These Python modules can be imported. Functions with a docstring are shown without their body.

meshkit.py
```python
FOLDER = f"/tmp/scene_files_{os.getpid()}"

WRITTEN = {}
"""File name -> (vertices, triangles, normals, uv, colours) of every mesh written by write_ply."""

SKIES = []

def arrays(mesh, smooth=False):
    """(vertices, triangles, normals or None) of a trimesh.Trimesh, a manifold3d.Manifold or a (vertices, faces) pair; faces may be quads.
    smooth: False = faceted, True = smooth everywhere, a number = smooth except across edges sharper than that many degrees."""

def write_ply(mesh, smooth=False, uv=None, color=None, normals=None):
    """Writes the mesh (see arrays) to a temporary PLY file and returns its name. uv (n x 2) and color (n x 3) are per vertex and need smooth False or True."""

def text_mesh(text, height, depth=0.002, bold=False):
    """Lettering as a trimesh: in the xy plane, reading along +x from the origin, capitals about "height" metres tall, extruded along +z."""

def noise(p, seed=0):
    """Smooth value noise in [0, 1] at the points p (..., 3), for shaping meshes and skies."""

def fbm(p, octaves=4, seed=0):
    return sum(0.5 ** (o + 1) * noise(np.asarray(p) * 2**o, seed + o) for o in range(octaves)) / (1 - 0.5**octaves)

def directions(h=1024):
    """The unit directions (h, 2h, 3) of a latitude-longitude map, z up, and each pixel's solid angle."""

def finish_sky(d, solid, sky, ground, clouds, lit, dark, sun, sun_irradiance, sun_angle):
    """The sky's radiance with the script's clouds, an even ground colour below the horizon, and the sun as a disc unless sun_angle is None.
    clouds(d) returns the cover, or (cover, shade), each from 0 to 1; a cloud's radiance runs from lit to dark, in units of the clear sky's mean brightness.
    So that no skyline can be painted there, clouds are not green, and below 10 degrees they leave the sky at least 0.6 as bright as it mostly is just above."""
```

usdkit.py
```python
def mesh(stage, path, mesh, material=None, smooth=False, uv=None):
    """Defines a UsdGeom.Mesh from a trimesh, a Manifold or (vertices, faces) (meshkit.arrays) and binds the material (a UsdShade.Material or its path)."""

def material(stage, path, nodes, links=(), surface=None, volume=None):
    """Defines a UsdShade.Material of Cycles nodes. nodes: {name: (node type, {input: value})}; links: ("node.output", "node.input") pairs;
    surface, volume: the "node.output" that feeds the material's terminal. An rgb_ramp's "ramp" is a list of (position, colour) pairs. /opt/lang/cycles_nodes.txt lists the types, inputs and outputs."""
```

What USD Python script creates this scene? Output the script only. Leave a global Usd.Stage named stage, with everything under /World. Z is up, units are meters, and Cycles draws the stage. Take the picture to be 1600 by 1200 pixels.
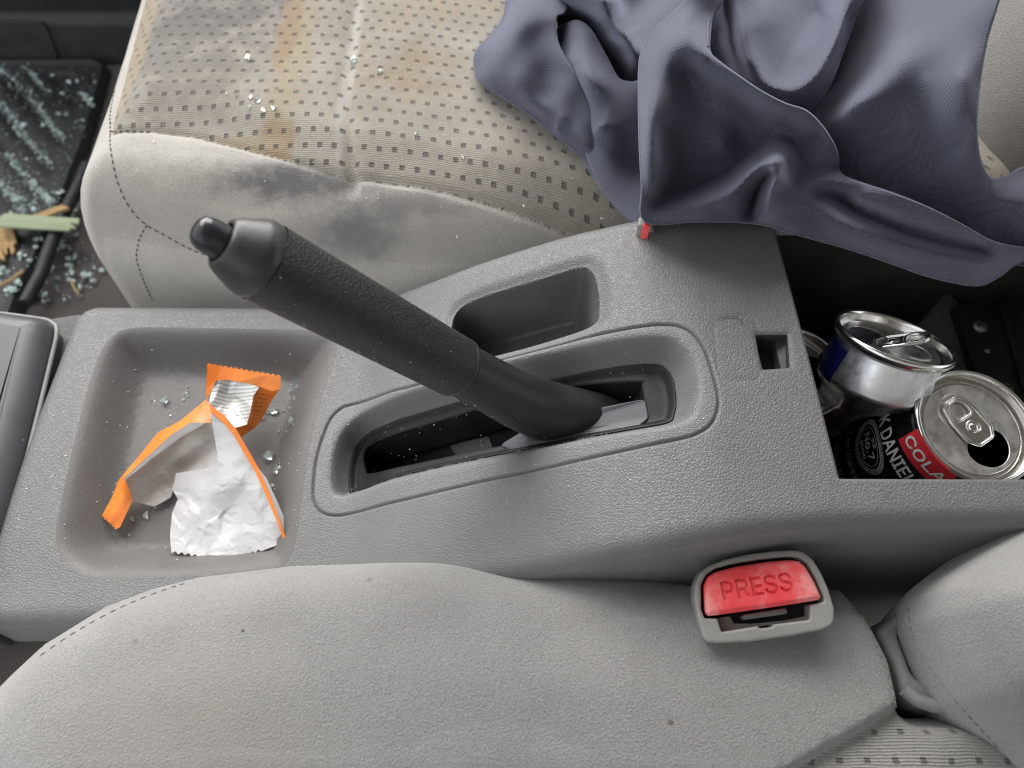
import math, random, numpy as np, trimesh, shapely, usdkit, meshkit
import mapbox_earcut, manifold3d
from shapely.geometry import Polygon, LineString, Point, box as sbox
from scipy.interpolate import PchipInterpolator, RBFInterpolator, RegularGridInterpolator
from scipy.spatial import Delaunay, cKDTree
import scipy.sparse as sp, scipy.sparse.linalg as spl
from pxr import Usd, UsdGeom, UsdLux, UsdShade, Gf, Sdf
rng = np.random.default_rng(7); random.seed(7)
stage = Usd.Stage.CreateInMemory()
UsdGeom.SetStageUpAxis(stage, 'Z'); UsdGeom.SetStageMetersPerUnit(stage, 1.0)
UsdGeom.Xform.Define(stage, '/World'); UsdGeom.Scope.Define(stage, '/World/Looks')

# ---------------------------------------------------------------- camera: a phone held above the near seat, 60 degrees down
CAM = np.array([0., 0., .346]); DEP = math.radians(60); FPX = 1111.0
FW = np.array([0, math.cos(DEP), -math.sin(DEP)]); UP = np.array([0, math.sin(DEP), math.cos(DEP)])
cam = UsdGeom.Camera.Define(stage, '/World/camera')
m = Gf.Matrix4d(1, 0, 0, 0, *map(float, UP), 0, *map(float, -FW), 0, *map(float, CAM), 1)
cam.AddTransformOp().Set(m)
cam.CreateFocalLengthAttr(6.86); cam.CreateHorizontalApertureAttr(6.86 * 1600 / FPX); cam.CreateVerticalApertureAttr(6.86 * 1200 / FPX)
cam.CreateFStopAttr(2.4); cam.CreateFocusDistanceAttr(.315); cam.CreateClippingRangeAttr(Gf.Vec2f(.01, 100))
cam.CreateExposureAttr(0.82)

# ---------------------------------------------------------------- light: bright overcast daylight
SUN = np.array([-.25, .80, .62]); SUN /= np.linalg.norm(SUN)
el, rot = math.asin(SUN[2]), math.atan2(SUN[0], SUN[1])
usdkit.material(stage, '/World/Looks/sky', {
    'tc': ('texture_coordinate', {}),
    's': ('sky_texture', {'sky_type': 'single_scattering', 'sun_disc': False, 'sun_elevation': el, 'sun_rotation': rot}),
    'n': ('noise_texture', {'scale': 2.2, 'detail': 5}),
    'r': ('rgb_ramp', {'ramp': [(.3, (5.6, 5.7, 5.9)), (.7, (9.2, 9.2, 9.1))]}),
    'sx': ('separate_xyz', {}), 'gz': ('map_range', {'from_min': -.06, 'from_max': .04}), 'gm': ('mix', {'color1': (1.1, 1.05, .95)}),
    'mx': ('mix', {'fac': .8}),
    'b': ('background_shader', {'strength': .10})},
    [('tc.generated', 'n.vector'), ('tc.generated', 'sx.vector'), ('sx.z', 'gz.value'), ('gz.result', 'gm.fac'), ('n.fac', 'r.fac'), ('s.color', 'mx.color1'), ('r.color', 'mx.color2'), ('mx.color', 'gm.color2'), ('gm.color', 'b.color')], surface='b.background')
dome = UsdLux.DomeLight.Define(stage, '/World/sky')
UsdShade.MaterialBindingAPI.Apply(dome.GetPrim()).Bind(UsdShade.Material.Get(stage, '/World/Looks/sky'))
dome.GetPrim().SetCustomDataByKey('kind', 'structure')
sun = UsdLux.DistantLight.Define(stage, '/World/sun')
sun.CreateIntensityAttr(.85); sun.CreateAngleAttr(58.); sun.CreateColorAttr(Gf.Vec3f(1, .97, .93)); sun.CreateNormalizeAttr(True)
z = SUN; x = np.cross([0, 0, 1], z); x /= np.linalg.norm(x); y = np.cross(z, x)
sun.AddTransformOp().Set(Gf.Matrix4d(*map(float, x), 0, *map(float, y), 0, *map(float, z), 0, 0, 0, 3, 1))

# ---------------------------------------------------------------- helpers
def ray(px, py):
    u, v = (np.asarray(px, float) - 800) / FPX, (600 - np.asarray(py, float)) / FPX
    return np.stack([u, FW[1] + v * UP[1], FW[2] + v * UP[2]], -1)
def P(px, py, z):
    d = ray(px, py); return CAM + d * ((np.asarray(z) - CAM[2]) / d[..., 2])[..., None]
def PN(px, py, p0, n):
    d = ray(px, py); return CAM + d * (((p0 - CAM) @ n) / (d @ n))[..., None]
Tz = PchipInterpolator([-.4, -.25, -.115, -.09, -.0586, -.0138, .0167, .042, .063, .085, .125, .4], [0, 0, 0, .0015, .0187, .0446, .060, .073, .0815, .0855, .085, .084])
def PT(px, py, dz=0.):
    px, py = np.asarray(px, float), np.asarray(py, float); z = np.full(px.shape, .04)
    for _ in range(40):
        q = P(px, py, z); z = .5 * z + .5 * (Tz(q[..., 0]) + dz)
    return P(px, py, z)
def pxy(pts, f, *a):
    p = np.array(pts, float); return f(p[:, 0], p[:, 1], *a)
def closed(pts, n=8):                      # a smooth closed outline through traced points
    p = np.asarray(pts)[:, :2]; a, b, c, d = (np.roll(p, k, 0)[:, None] for k in (1, 0, -1, -2)); t = (np.arange(n) / n)[None, :, None]
    return Polygon((.5 * (2 * b + (c - a) * t + (2 * a - 5 * b + 4 * c - d) * t ** 2 + (3 * b - a - 3 * c + d) * t ** 3)).reshape(-1, 2)).buffer(0)
def hit(mesh, pts, step=None):              # where the view through traced pixels meets a mesh; then points every step along that line
    t = trimesh.Trimesh(*mesh, process=False); p = np.array(pts, float); k = np.r_[0, np.cumsum(np.hypot(*np.diff(p, axis=0).T))]; q = np.arange(0, k[-1], 1.)
    d = ray(*(PchipInterpolator(k, p[:, j])(q) for j in (0, 1))); loc, ri, ti = t.ray.intersects_location(np.tile(CAM, (len(d), 1)), d, multiple_hits=False); o = np.argsort(ri)
    nn = t.face_normals[ti[o]]; nn *= np.sign(nn[:, 2:] + 1e-9); return loc[o], nn
def rounded(poly, r):
    return poly.buffer(r, quad_segs=12).buffer(-2 * r, quad_segs=12).buffer(r, quad_segs=12)
def sstep(t):
    t = np.clip(t, 0, 1); return t * t * (3 - 2 * t)
def dist(geom, x, y):
    return shapely.distance(shapely.points(x, y), geom)
def inset(poly, x, y):                      # > 0 inside
    shapely.prepare(poly)
    d = dist(poly.exterior, x, y); return np.where(shapely.contains_xy(poly, x, y), d, -d)
def resample(line, ds):
    n = max(6, int(round(line.length / ds))); t = np.arange(n) / n if line.is_ring else np.linspace(0, 1, n + 1)
    return shapely.get_coordinates(shapely.line_interpolate_point(line, t * line.length))
def cat(*ms):
    vs, fs, k = [], [], 0
    for v, f in ms:
        vs.append(np.asarray(v, float)); fs.append(np.asarray(f, int) + k); k += len(v)
    return np.vstack(vs), np.vstack(fs)
def tm(t): return np.array(t.vertices), np.array(t.faces)
def weld(mesh, tol=1e-6):
    v, f = mesh; k = np.round(v / tol).astype(np.int64)
    _, i, inv = np.unique(k, axis=0, return_index=True, return_inverse=True); f = inv.ravel()[f]
    ok = (f[:, 0] != f[:, 1]) & (f[:, 1] != f[:, 2]) & (f[:, 0] != f[:, 2]); return v[i], f[ok]
def sheet(outline, H, h, lines=(), holes=(), ds=None, jit=.25):
    """A height field over a plan outline; points follow the given lines so that edges and grooves are clean. Returns (v, f), ring, hole rings."""
    ds = ds or h; b = resample(outline.exterior, ds); hr = [resample(q.exterior, ds * .6) for q in holes]
    acc = [b] + hr
    inner = outline.buffer(-.5 * ds); shapely.prepare(inner); hb = [q.buffer(.3 * ds) for q in holes]
    for g, s in lines:
        for q in (g.geoms if hasattr(g, 'geoms') else [g]):
            if q.length < 2 * s: continue
            p = resample(q, s); ok = shapely.contains_xy(inner, p[:, 0], p[:, 1])
            for hh in hb: ok &= ~shapely.contains_xy(hh, p[:, 0], p[:, 1])
            p = p[ok]
            if len(p):
                d, _ = cKDTree(np.vstack(acc)).query(p); p = p[d > .42 * s]
            if len(p): acc.append(p)
    x0, y0, x1, y1 = outline.bounds
    gx, gy = np.meshgrid(np.arange(x0, x1, h), np.arange(y0, y1, h * .866)); gx = gx + (np.arange(gx.shape[0]) % 2 * h / 2)[:, None]
    g = np.stack([gx.ravel(), gy.ravel()], 1); r = np.random.default_rng(3); g += r.uniform(-jit, jit, g.shape) * h
    ok = shapely.contains_xy(inner, g[:, 0], g[:, 1])
    for q in holes: ok &= ~shapely.contains_xy(q.buffer(.3 * h), g[:, 0], g[:, 1])
    g = g[ok]; d, _ = cKDTree(np.vstack(acc)).query(g); acc.append(g[d > .6 * h])
    p = np.vstack(acc); f = Delaunay(p).simplices; c = p[f].mean(1)
    o = outline.buffer(1e-6); shapely.prepare(o); ok = shapely.contains_xy(o, c[:, 0], c[:, 1])
    for q in holes: ok &= ~shapely.contains_xy(q, c[:, 0], c[:, 1])
    f = f[ok]; a, bb, cc = p[f[:, 0]], p[f[:, 1]], p[f[:, 2]]
    cr = (bb[:, 0] - a[:, 0]) * (cc[:, 1] - a[:, 1]) - (bb[:, 1] - a[:, 1]) * (cc[:, 0] - a[:, 0])
    f = f[np.abs(cr) > 1e-13]; cr = cr[np.abs(cr) > 1e-13]; f[cr < 0] = f[cr < 0][:, ::-1]
    v = np.column_stack([p, H(p[:, 0], p[:, 1])]); k = len(b); rings = []
    for q in hr: rings.append(np.arange(k, k + len(q))); k += len(q)
    return (v, f), np.arange(len(b)), rings
def strip(ring, prof, closed=True, flip=False):
    """Rings offset from a closed line of points (n,3): prof = [(outset, dz)]."""
    p = np.asarray(ring); t = np.roll(p[:, :2], -1, 0) - np.roll(p[:, :2], 1, 0); nn = np.stack([t[:, 1], -t[:, 0]], 1); nn /= np.linalg.norm(nn, axis=1, keepdims=True)
    a = 0.5 * np.sum(p[:, 0] * np.roll(p[:, 1], -1) - np.roll(p[:, 0], -1) * p[:, 1])
    if a < 0: nn = -nn
    vs = [np.column_stack([p[:, :2] + nn * o, p[:, 2] + dz]) for o, dz in prof]; n = len(p); i = np.arange(n); j = (i + 1) % n; fs = []
    if not closed: i, j = i[:-1], j[:-1]
    for k in range(len(prof) - 1):
        A, B = k * n, (k + 1) * n
        q = np.vstack([np.stack([A + i, B + i, B + j], 1), np.stack([A + i, B + j, A + j], 1)]); fs.append(q)
    f = np.vstack(fs)
    if (a < 0) ^ flip: f = f[:, ::-1]
    return np.vstack(vs), f
def earcut(rings2d):
    v = np.vstack(rings2d); e = np.cumsum([len(r) for r in rings2d]).astype(np.uint32)
    return mapbox_earcut.triangulate_float64(np.ascontiguousarray(v[:, :2]), e).reshape(-1, 3)
def slab(poly, z0, z1, b=0., n=3, ds=.001, bottom=False):
    """An extruded plan shape with a rounded upper edge."""
    poly = shapely.geometry.polygon.orient(poly, 1.); out, tops, bots = [], [], []
    prof = [(0, z0), (0, z1 - b)] + ([(-b * (1 - math.cos(t)), z1 - b + b * math.sin(t)) for t in np.linspace(0, math.pi / 2, n + 1)[1:]] if b > 0 else [])
    rings = [poly.exterior] + list(poly.interiors)
    for ri, r in enumerate(rings):
        p = resample(r, ds); N = len(p)
        t = np.roll(p, -1, 0) - np.roll(p, 1, 0); nn = np.stack([t[:, 1], -t[:, 0]], 1); nn /= np.linalg.norm(nn, axis=1, keepdims=True) + 1e-12
        vs = [np.column_stack([p + nn * o, np.full(N, z)]) for o, z in prof]
        i = np.arange(N); j = (i + 1) % N
        fs = np.vstack([np.vstack([np.stack([a * N + i, a * N + j, (a + 1) * N + j], 1), np.stack([a * N + i, (a + 1) * N + j, (a + 1) * N + i], 1)]) for a in range(len(prof) - 1)])
        out.append((np.vstack(vs), fs)); tops.append(vs[-1]); bots.append(vs[0])
    f = earcut([t[:, :2] for t in tops]); v = np.vstack(tops)
    a = v[f]; cr = np.cross(a[:, 1] - a[:, 0], a[:, 2] - a[:, 0])[:, 2]; f[cr < 0] = f[cr < 0][:, ::-1]
    out.append((v, f))
    if bottom: out.append((np.vstack(bots), f[:, ::-1]))
    return weld(cat(*out))
def lathe(prof, n=64):
    p = np.array(prof, float); a = np.arange(n) / n * 2 * np.pi; N = len(p)
    v = np.stack([p[:, None, 0] * np.cos(a), p[:, None, 0] * np.sin(a), np.repeat(p[:, None, 1], n, 1)], -1).reshape(-1, 3)
    i = np.arange(n); j = (i + 1) % n
    f = np.vstack([np.vstack([np.stack([k * n + i, k * n + j, (k + 1) * n + j], 1), np.stack([k * n + i, (k + 1) * n + j, (k + 1) * n + i], 1)]) for k in range(N - 1)])
    return weld((v, f), 1e-7)
def tube(pts, r, n=8, cap=True):
    p = np.array(pts, float); t = np.gradient(p, axis=0); t /= np.linalg.norm(t, axis=1, keepdims=True)
    u = np.array([.123, .456, .881]); a = np.cross(t, u); a /= np.linalg.norm(a, axis=1, keepdims=True); b = np.cross(t, a)
    an = np.arange(n) / n * 2 * np.pi; rr = np.broadcast_to(r, len(p))
    v = (p[:, None] + rr[:, None, None] * (a[:, None] * np.cos(an)[None, :, None] + b[:, None] * np.sin(an)[None, :, None])).reshape(-1, 3)
    i = np.arange(n); j = (i + 1) % n
    f = np.vstack([np.vstack([np.stack([k * n + i, k * n + j, (k + 1) * n + j], 1), np.stack([k * n + i, (k + 1) * n + j, (k + 1) * n + i], 1)]) for k in range(len(p) - 1)])
    if cap:
        v = np.vstack([v, p[0], p[-1]]); L = (len(p) - 1) * n
        f = np.vstack([f, np.stack([np.full(n, len(v) - 2), j, i], 1), np.stack([np.full(n, len(v) - 1), L + i, L + j], 1)])
    return v, f
def xf(mesh, M): return np.asarray(mesh[0]) @ M[:3, :3].T + M[:3, 3], mesh[1]
def frame(o, x, z):
    z = np.array(z, float); z /= np.linalg.norm(z); x = np.array(x, float); x -= z * (x @ z); x /= np.linalg.norm(x); M = np.eye(4)
    M[:3, 0], M[:3, 1], M[:3, 2], M[:3, 3] = x, np.cross(z, x), z, o; return M
counts, locs = {}, {}
def numbered(parent, name):
    k = counts.get((parent, name), 0); counts[(parent, name)] = k + 1
    return f'{parent}/{name}' + (f'_{k:03d}' if k else '')
def tag(prim, label=None, category=None, group=None, kind=None):
    for k, v in dict(label=label, category=category, group=group, kind=kind).items():
        if v: prim.SetCustomDataByKey(k, v)
def thing(name, label, category, loc=(0, 0, 0), group=None):
    p = numbered('/World', name); x = UsdGeom.Xform.Define(stage, p); x.AddTranslateOp().Set(Gf.Vec3d(*map(float, loc))); locs[p] = np.array(loc, float)
    tag(x.GetPrim(), label, category, group); return p
def obj(name, mesh, mat, parent='/World', smooth=45, uv=None, label=None, category=None, group=None, kind=None):
    p = numbered(parent, name); off = locs.get(parent, np.zeros(3)); locs[p] = off
    v, f = (tm(mesh) if hasattr(mesh, 'vertices') else mesh)
    if uv is None:
        u_, i_ = np.unique(f, return_inverse=True); v, f = np.asarray(v)[u_], i_.reshape(np.shape(f))
    usdkit.mesh(stage, p, (np.asarray(v) - off, f), M[mat], smooth=smooth, uv=uv)
    tag(stage.GetPrimAtPath(p), label, category, group, kind); return p

# ---------------------------------------------------------------- materials
M = {}
def mat(name, nodes, links, surface='p.BSDF'): M[name] = usdkit.material(stage, '/World/Looks/' + name, nodes, links, surface=surface)
def plastic(name, col, rough=.5, grain=0., gscale=750., dirt=.12, spec=.5, fine=0.):
    c = np.array(col); n = {'g': ('geometry', {}), 'd': ('noise_texture', {'scale': 45., 'detail': 6., 'roughness': .65}),
        'd2': ('noise_texture', {'scale': 900., 'detail': 3.}),
        'r': ('rgb_ramp', {'ramp': [(.3, c * (1 - dirt)), (.7, c * (1 + dirt))]}),
        'rr': ('map_range', {'from_min': .3, 'from_max': .7, 'to_min': rough - .07, 'to_max': rough + .07}),
        'p': ('principled_bsdf', {'specular_ior_level': spec})}
    l = [('g.position', 'd.vector'), ('g.position', 'd2.vector'), ('d.fac', 'r.fac'), ('r.color', 'p.base_color'), ('d.fac', 'rr.value'), ('rr.result', 'p.roughness')]
    if grain:
        n |= {'w': ('noise_texture', {'scale': 500., 'detail': 2.}), 'ws': ('vector_math', {'math_type': 'scale', 'scale': .0012}), 'wa': ('vector_math', {'math_type': 'add'}),
              'v': ('voronoi_texture', {'feature': 'distance_to_edge', 'scale': gscale}), 'vm': ('map_range', {'range_type': 'smoothstep', 'from_min': .0, 'from_max': .28}),
              'b': ('bump', {'distance': grain, 'strength': 1.})}
        l += [('g.position', 'w.vector'), ('w.color', 'ws.vector1'), ('g.position', 'wa.vector1'), ('ws.vector', 'wa.vector2'), ('wa.vector', 'v.vector'), ('v.distance', 'vm.value'), ('vm.result', 'b.height'), ('b.normal', 'p.normal')]
    elif fine:
        n |= {'b': ('bump', {'distance': fine, 'strength': 1.})}; l += [('d2.fac', 'b.height'), ('b.normal', 'p.normal')]
    mat(name, n, l)
def velour(name, col, col2, stain=None, bump=.0004):
    n = {'g': ('geometry', {}), 'd': ('noise_texture', {'scale': 28., 'detail': 6., 'roughness': .6}), 'f': ('noise_texture', {'scale': 1500., 'detail': 3., 'roughness': .7}),
         'm': ('mapping', {'scale': (1., 1., 1.)}), 'f2': ('noise_texture', {'scale': 1100., 'detail': 2.}),
         'r': ('rgb_ramp', {'ramp': [(.35, col2), (.62, col)]}), 'fr': ('rgb_ramp', {'ramp': [(.3, (.72, .72, .72)), (.7, (1.15, 1.15, 1.15))]}),
         'mu': ('mix', {'mix_type': 'multiply', 'fac': 1.}), 'ad': ('math', {'math_type': 'add'}), 'b': ('bump', {'distance': bump, 'strength': 1.}),
         'p': ('principled_bsdf', {'roughness': .95, 'specular_ior_level': .15, 'sheen_weight': .35, 'sheen_roughness': .5, 'sheen_tint': (1., .98, .95)})}
    l = [('g.position', 'd.vector'), ('g.position', 'm.vector'), ('m.vector', 'f.vector'), ('m.vector', 'f2.vector'), ('d.fac', 'r.fac'), ('f.fac', 'fr.fac'), ('r.color', 'mu.color1'), ('fr.color', 'mu.color2'),
         ('f.fac', 'ad.value1'), ('f2.fac', 'ad.value2'), ('ad.value', 'b.height'), ('b.normal', 'p.normal')]
    out = 'mu.color'
    for k, (pos, sc, c, lo, hi) in enumerate(stain or []):      # a blotch of its own: where, 1/size, colour, noise limits
        n |= {f's{k}': ('mapping', {'mapping_type': 'texture', 'location': pos, 'scale': sc}), f'sn{k}': ('noise_texture', {'scale': 55., 'detail': 7., 'roughness': .65}),
              f'sg{k}': ('gradient_texture', {'gradient_type': 'spherical'}), f'sm{k}': ('math', {'math_type': 'multiply'}), f'sr{k}': ('map_range', {'range_type': 'smoothstep', 'from_min': lo, 'from_max': hi, 'to_max': .85}),
              f'sx{k}': ('mix', {'color2': c})}
        l += [('g.position', f's{k}.vector'), (f's{k}.vector', f'sg{k}.vector'), ('g.position', f'sn{k}.vector'), (f'sg{k}.fac', f'sm{k}.value1'), (f'sn{k}.fac', f'sm{k}.value2'), (f'sm{k}.value', f'sr{k}.value'), (f'sr{k}.result', f'sx{k}.fac'), (out, f'sx{k}.color1')]
        out = f'sx{k}.color'
    mat(name, n, l + [(out, 'p.base_color')]); return n, l, out
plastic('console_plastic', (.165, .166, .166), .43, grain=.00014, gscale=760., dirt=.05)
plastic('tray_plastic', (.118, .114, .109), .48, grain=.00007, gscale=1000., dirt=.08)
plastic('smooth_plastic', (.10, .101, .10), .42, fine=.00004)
plastic('bezel_plastic', (.175, .176, .175), .45, grain=.00012, gscale=760., dirt=.05)
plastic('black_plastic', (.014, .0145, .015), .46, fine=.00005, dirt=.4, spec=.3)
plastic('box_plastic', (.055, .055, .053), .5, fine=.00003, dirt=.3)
plastic('lever_rubber', (.016, .016, .017), .42, grain=.00013, gscale=700, dirt=.2)
plastic('lever_end', (.035, .035, .037), .4, fine=.00005, dirt=.3)
plastic('lever_plastic', (.014, .014, .015), .42, fine=.00003, dirt=.3)
plastic('button_plastic', (.022, .022, .025), .22, fine=.00003, dirt=.3)
plastic('plate_plastic', (.075, .078, .09), .42, fine=.00004, spec=.4)
plastic('front_plastic', (.075, .075, .082), .45, fine=.00004)
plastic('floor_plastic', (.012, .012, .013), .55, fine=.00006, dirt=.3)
plastic('trim_plastic', (.26, .26, .265), .5, fine=.00005)
plastic('buckle_plastic', (.25, .25, .235), .5, fine=.00012)
M['screw_metal'] = usdkit.material(stage, '/World/Looks/screw_metal', {'p': ('principled_bsdf', {'base_color': (.30, .30, .29), 'metallic': .9, 'roughness': .45})}, [], surface='p.BSDF')
for nme, c in (('thread_dark', (.085, .083, .08)), ('thread_grey', (.23, .227, .22))):
    M[nme] = usdkit.material(stage, '/World/Looks/' + nme, {'p': ('principled_bsdf', {'base_color': c, 'roughness': .9})}, [], surface='p.BSDF')
RUST, SOOT, OCH = (.345, .25, .155), (.12, .12, .125), (.40, .33, .225)
velour('velour_far', (.49, .468, .43), (.44, .42, .385), [(tuple(map(float, P(470, 282, .05))), (.085, .021, .06), (.10, .10, .10), .10, .42), (tuple(map(float, P(640, 330, .04))), (.07, .014, .05), (.27, .26, .25), .12, .45), ((-.09, .285, .03), (.06, .03, .06), (.2, .2, .2), .15, .5), ((-.175, .348, .055), (.055, .012, .03), (.50, .33, .17), .1, .3)])
velour('velour_near', (.31, .307, .30), (.285, .282, .275), [((.12, .055, .03), (.05, .03, .03), (.23, .215, .195), .1, .5), (tuple(P(580, 910, .045)), (.0035, .002, .01), (.12, .12, .12), .1, .4), (tuple(P(383, 988, .052)), (.0012, .0012, .01), (.05, .05, .05), .05, .3), (tuple(P(215, 1004, .052)), (.0022, .0022, .01), (.2, .19, .22), .1, .4), (tuple(P(1045, 1130, .052)), (.002, .002, .01), (.12, .11, .1), .05, .3), (tuple(P(300, 1150, .052)), (.10, .06, .03), (.29, .28, .26), .15, .5)])
velour('velour_back', (.30, .295, .28), (.27, .265, .25))
velour('carpet_grey', (.14, .125, .112), (.10, .09, .082), bump=.0012)
def dotted(name, base, base2, dot, px, py, dw, dh, stains, ribs=900., rust=True):
    n, l, out = None, None, None
    velour(name, base, base2, stains, bump=.0003); path = '/World/Looks/' + name
    n = {'uv': ('texture_coordinate', {})}
    stage.RemovePrim(path)
    n2, l2, out = velour('tmp', base, base2, stains, bump=.0003); stage.RemovePrim('/World/Looks/tmp'); M.pop('tmp')
    # dots: rows py apart, every other row shifted by half a step
    n2 |= {'tc': ('texture_coordinate', {}), 'sx': ('separate_xyz', {}), 'wn': ('noise_texture', {'scale': 60., 'detail': 2.}), 'wsc': ('vector_math', {'math_type': 'scale', 'scale': .0022}), 'wad': ('vector_math', {'math_type': 'add'}),
           'vy': ('math', {'math_type': 'divide', 'value2': py}), 'fy': ('math', {'math_type': 'floor'}), 'ry': ('math', {'math_type': 'fraction'}),
           'od': ('math', {'math_type': 'modulo', 'value2': 2.}), 'hf': ('math', {'math_type': 'multiply', 'value2': .5}), 'vx': ('math', {'math_type': 'divide', 'value2': px}), 'sxx': ('math', {'math_type': 'add'}), 'rx': ('math', {'math_type': 'fraction'}),
           'cx': ('math', {'math_type': 'subtract', 'value2': .5}), 'ax': ('math', {'math_type': 'absolute'}), 'cy': ('math', {'math_type': 'subtract', 'value2': .5}), 'ay': ('math', {'math_type': 'absolute'}),
           'dx': ('map_range', {'range_type': 'smoothstep', 'from_min': dw, 'from_max': dw * .6}), 'dy': ('map_range', {'range_type': 'smoothstep', 'from_min': dh, 'from_max': dh * .55}),
           'dm': ('math', {'math_type': 'multiply'}), 'dk': ('math', {'math_type': 'multiply', 'value2': .82}), 'mxd': ('mix', {'color2': dot}),
           'ri': ('math', {'math_type': 'multiply', 'value2': ribs * 6.28}), 'rs': ('math', {'math_type': 'sine'}), 'rv': ('math', {'math_type': 'multiply_add', 'value2': .06, 'value3': .92}), 'mr': ('mix', {'mix_type': 'multiply', 'fac': 1.}), 'cc': ('combine_xyz', {}),
           'hh': ('math', {'math_type': 'multiply_add', 'value2': -2.5}), 'hr': ('math', {'math_type': 'multiply_add', 'value2': .5})}
    l2 = [x for x in l2 if x[1] != 'b.height']
    l2 += [('tc.UV', 'wad.vector1'), ('g.position', 'wn.vector'), ('wn.color', 'wsc.vector1'), ('wsc.vector', 'wad.vector2'), ('wad.vector', 'sx.vector'), ('sx.y', 'vy.value1'), ('vy.value', 'fy.value1'), ('vy.value', 'ry.value1'), ('fy.value', 'od.value1'), ('od.value', 'hf.value1'),
           ('sx.x', 'vx.value1'), ('vx.value', 'sxx.value1'), ('hf.value', 'sxx.value2'), ('sxx.value', 'rx.value1'), ('rx.value', 'cx.value1'), ('cx.value', 'ax.value1'), ('ry.value', 'cy.value1'), ('cy.value', 'ay.value1'),
           ('ax.value', 'dx.value'), ('ay.value', 'dy.value'), ('dx.result', 'dm.value1'), ('dy.result', 'dm.value2'), ('dm.value', 'dk.value1'), ('dk.value', 'mxd.fac'), ('sx.y', 'ri.value1'), ('ri.value', 'rs.value1'), ('rs.value', 'rv.value1'),
           ('rv.value', 'cc.x'), ('rv.value', 'cc.y'), ('rv.value', 'cc.z'), (out, 'mr.color1'), ('cc.vector', 'mr.color2'), ('mr.color', 'mxd.color1'), ('mxd.color', 'p.base_color'),
           ('dm.value', 'hh.value1'), ('ad.value', 'hh.value3'), ('rs.value', 'hr.value1'), ('hh.value', 'hr.value3'), ('hr.value', 'b.height')]
    mat(name, n2, l2)
q_ = lambda a, b: tuple(map(float, P(a, b, .062)))
dotted('dotted_cloth', (.45, .41, .35), (.37, .34, .295), (.115, .105, .09), .0088, .0090, .20, .19, [
    (q_(300, 40), (.20, .09, .06), SOOT, .18, .5), (q_(280, 110), (.14, .12, .06), (.22, .205, .18), .2, .5), (q_(460, 95), (.022, .15, .05), OCH, .14, .36), (q_(452, 60), (.014, .07, .05), RUST, .16, .34), (q_(425, 212), (.028, .022, .05), RUST, .14, .34), (q_(330, 212), (.06, .010, .05), OCH, .1, .28),
    (q_(205, 60), (.022, .18, .06), OCH, .12, .36), (q_(680, 10), (.09, .07, .06), OCH, .2, .5), (q_(640, 120), (.10, .12, .06), (.33, .26, .17), .25, .55), (q_(548, 110), (.007, .16, .05), (.52, .50, .455), .12, .4)])
dotted('dotted_cloth_near', (.33, .325, .31), (.29, .285, .27), (.085, .083, .08), .0102, .0098, .13, .13, [])
plastic('flange_plastic', (.12, .118, .113), .5, grain=.0002)
plastic('mat_rubber', (.013, .013, .014), .55, fine=.0002, dirt=.35)
velour('carpet_floor', (.105, .09, .082), (.07, .06, .056), bump=.002)
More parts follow.
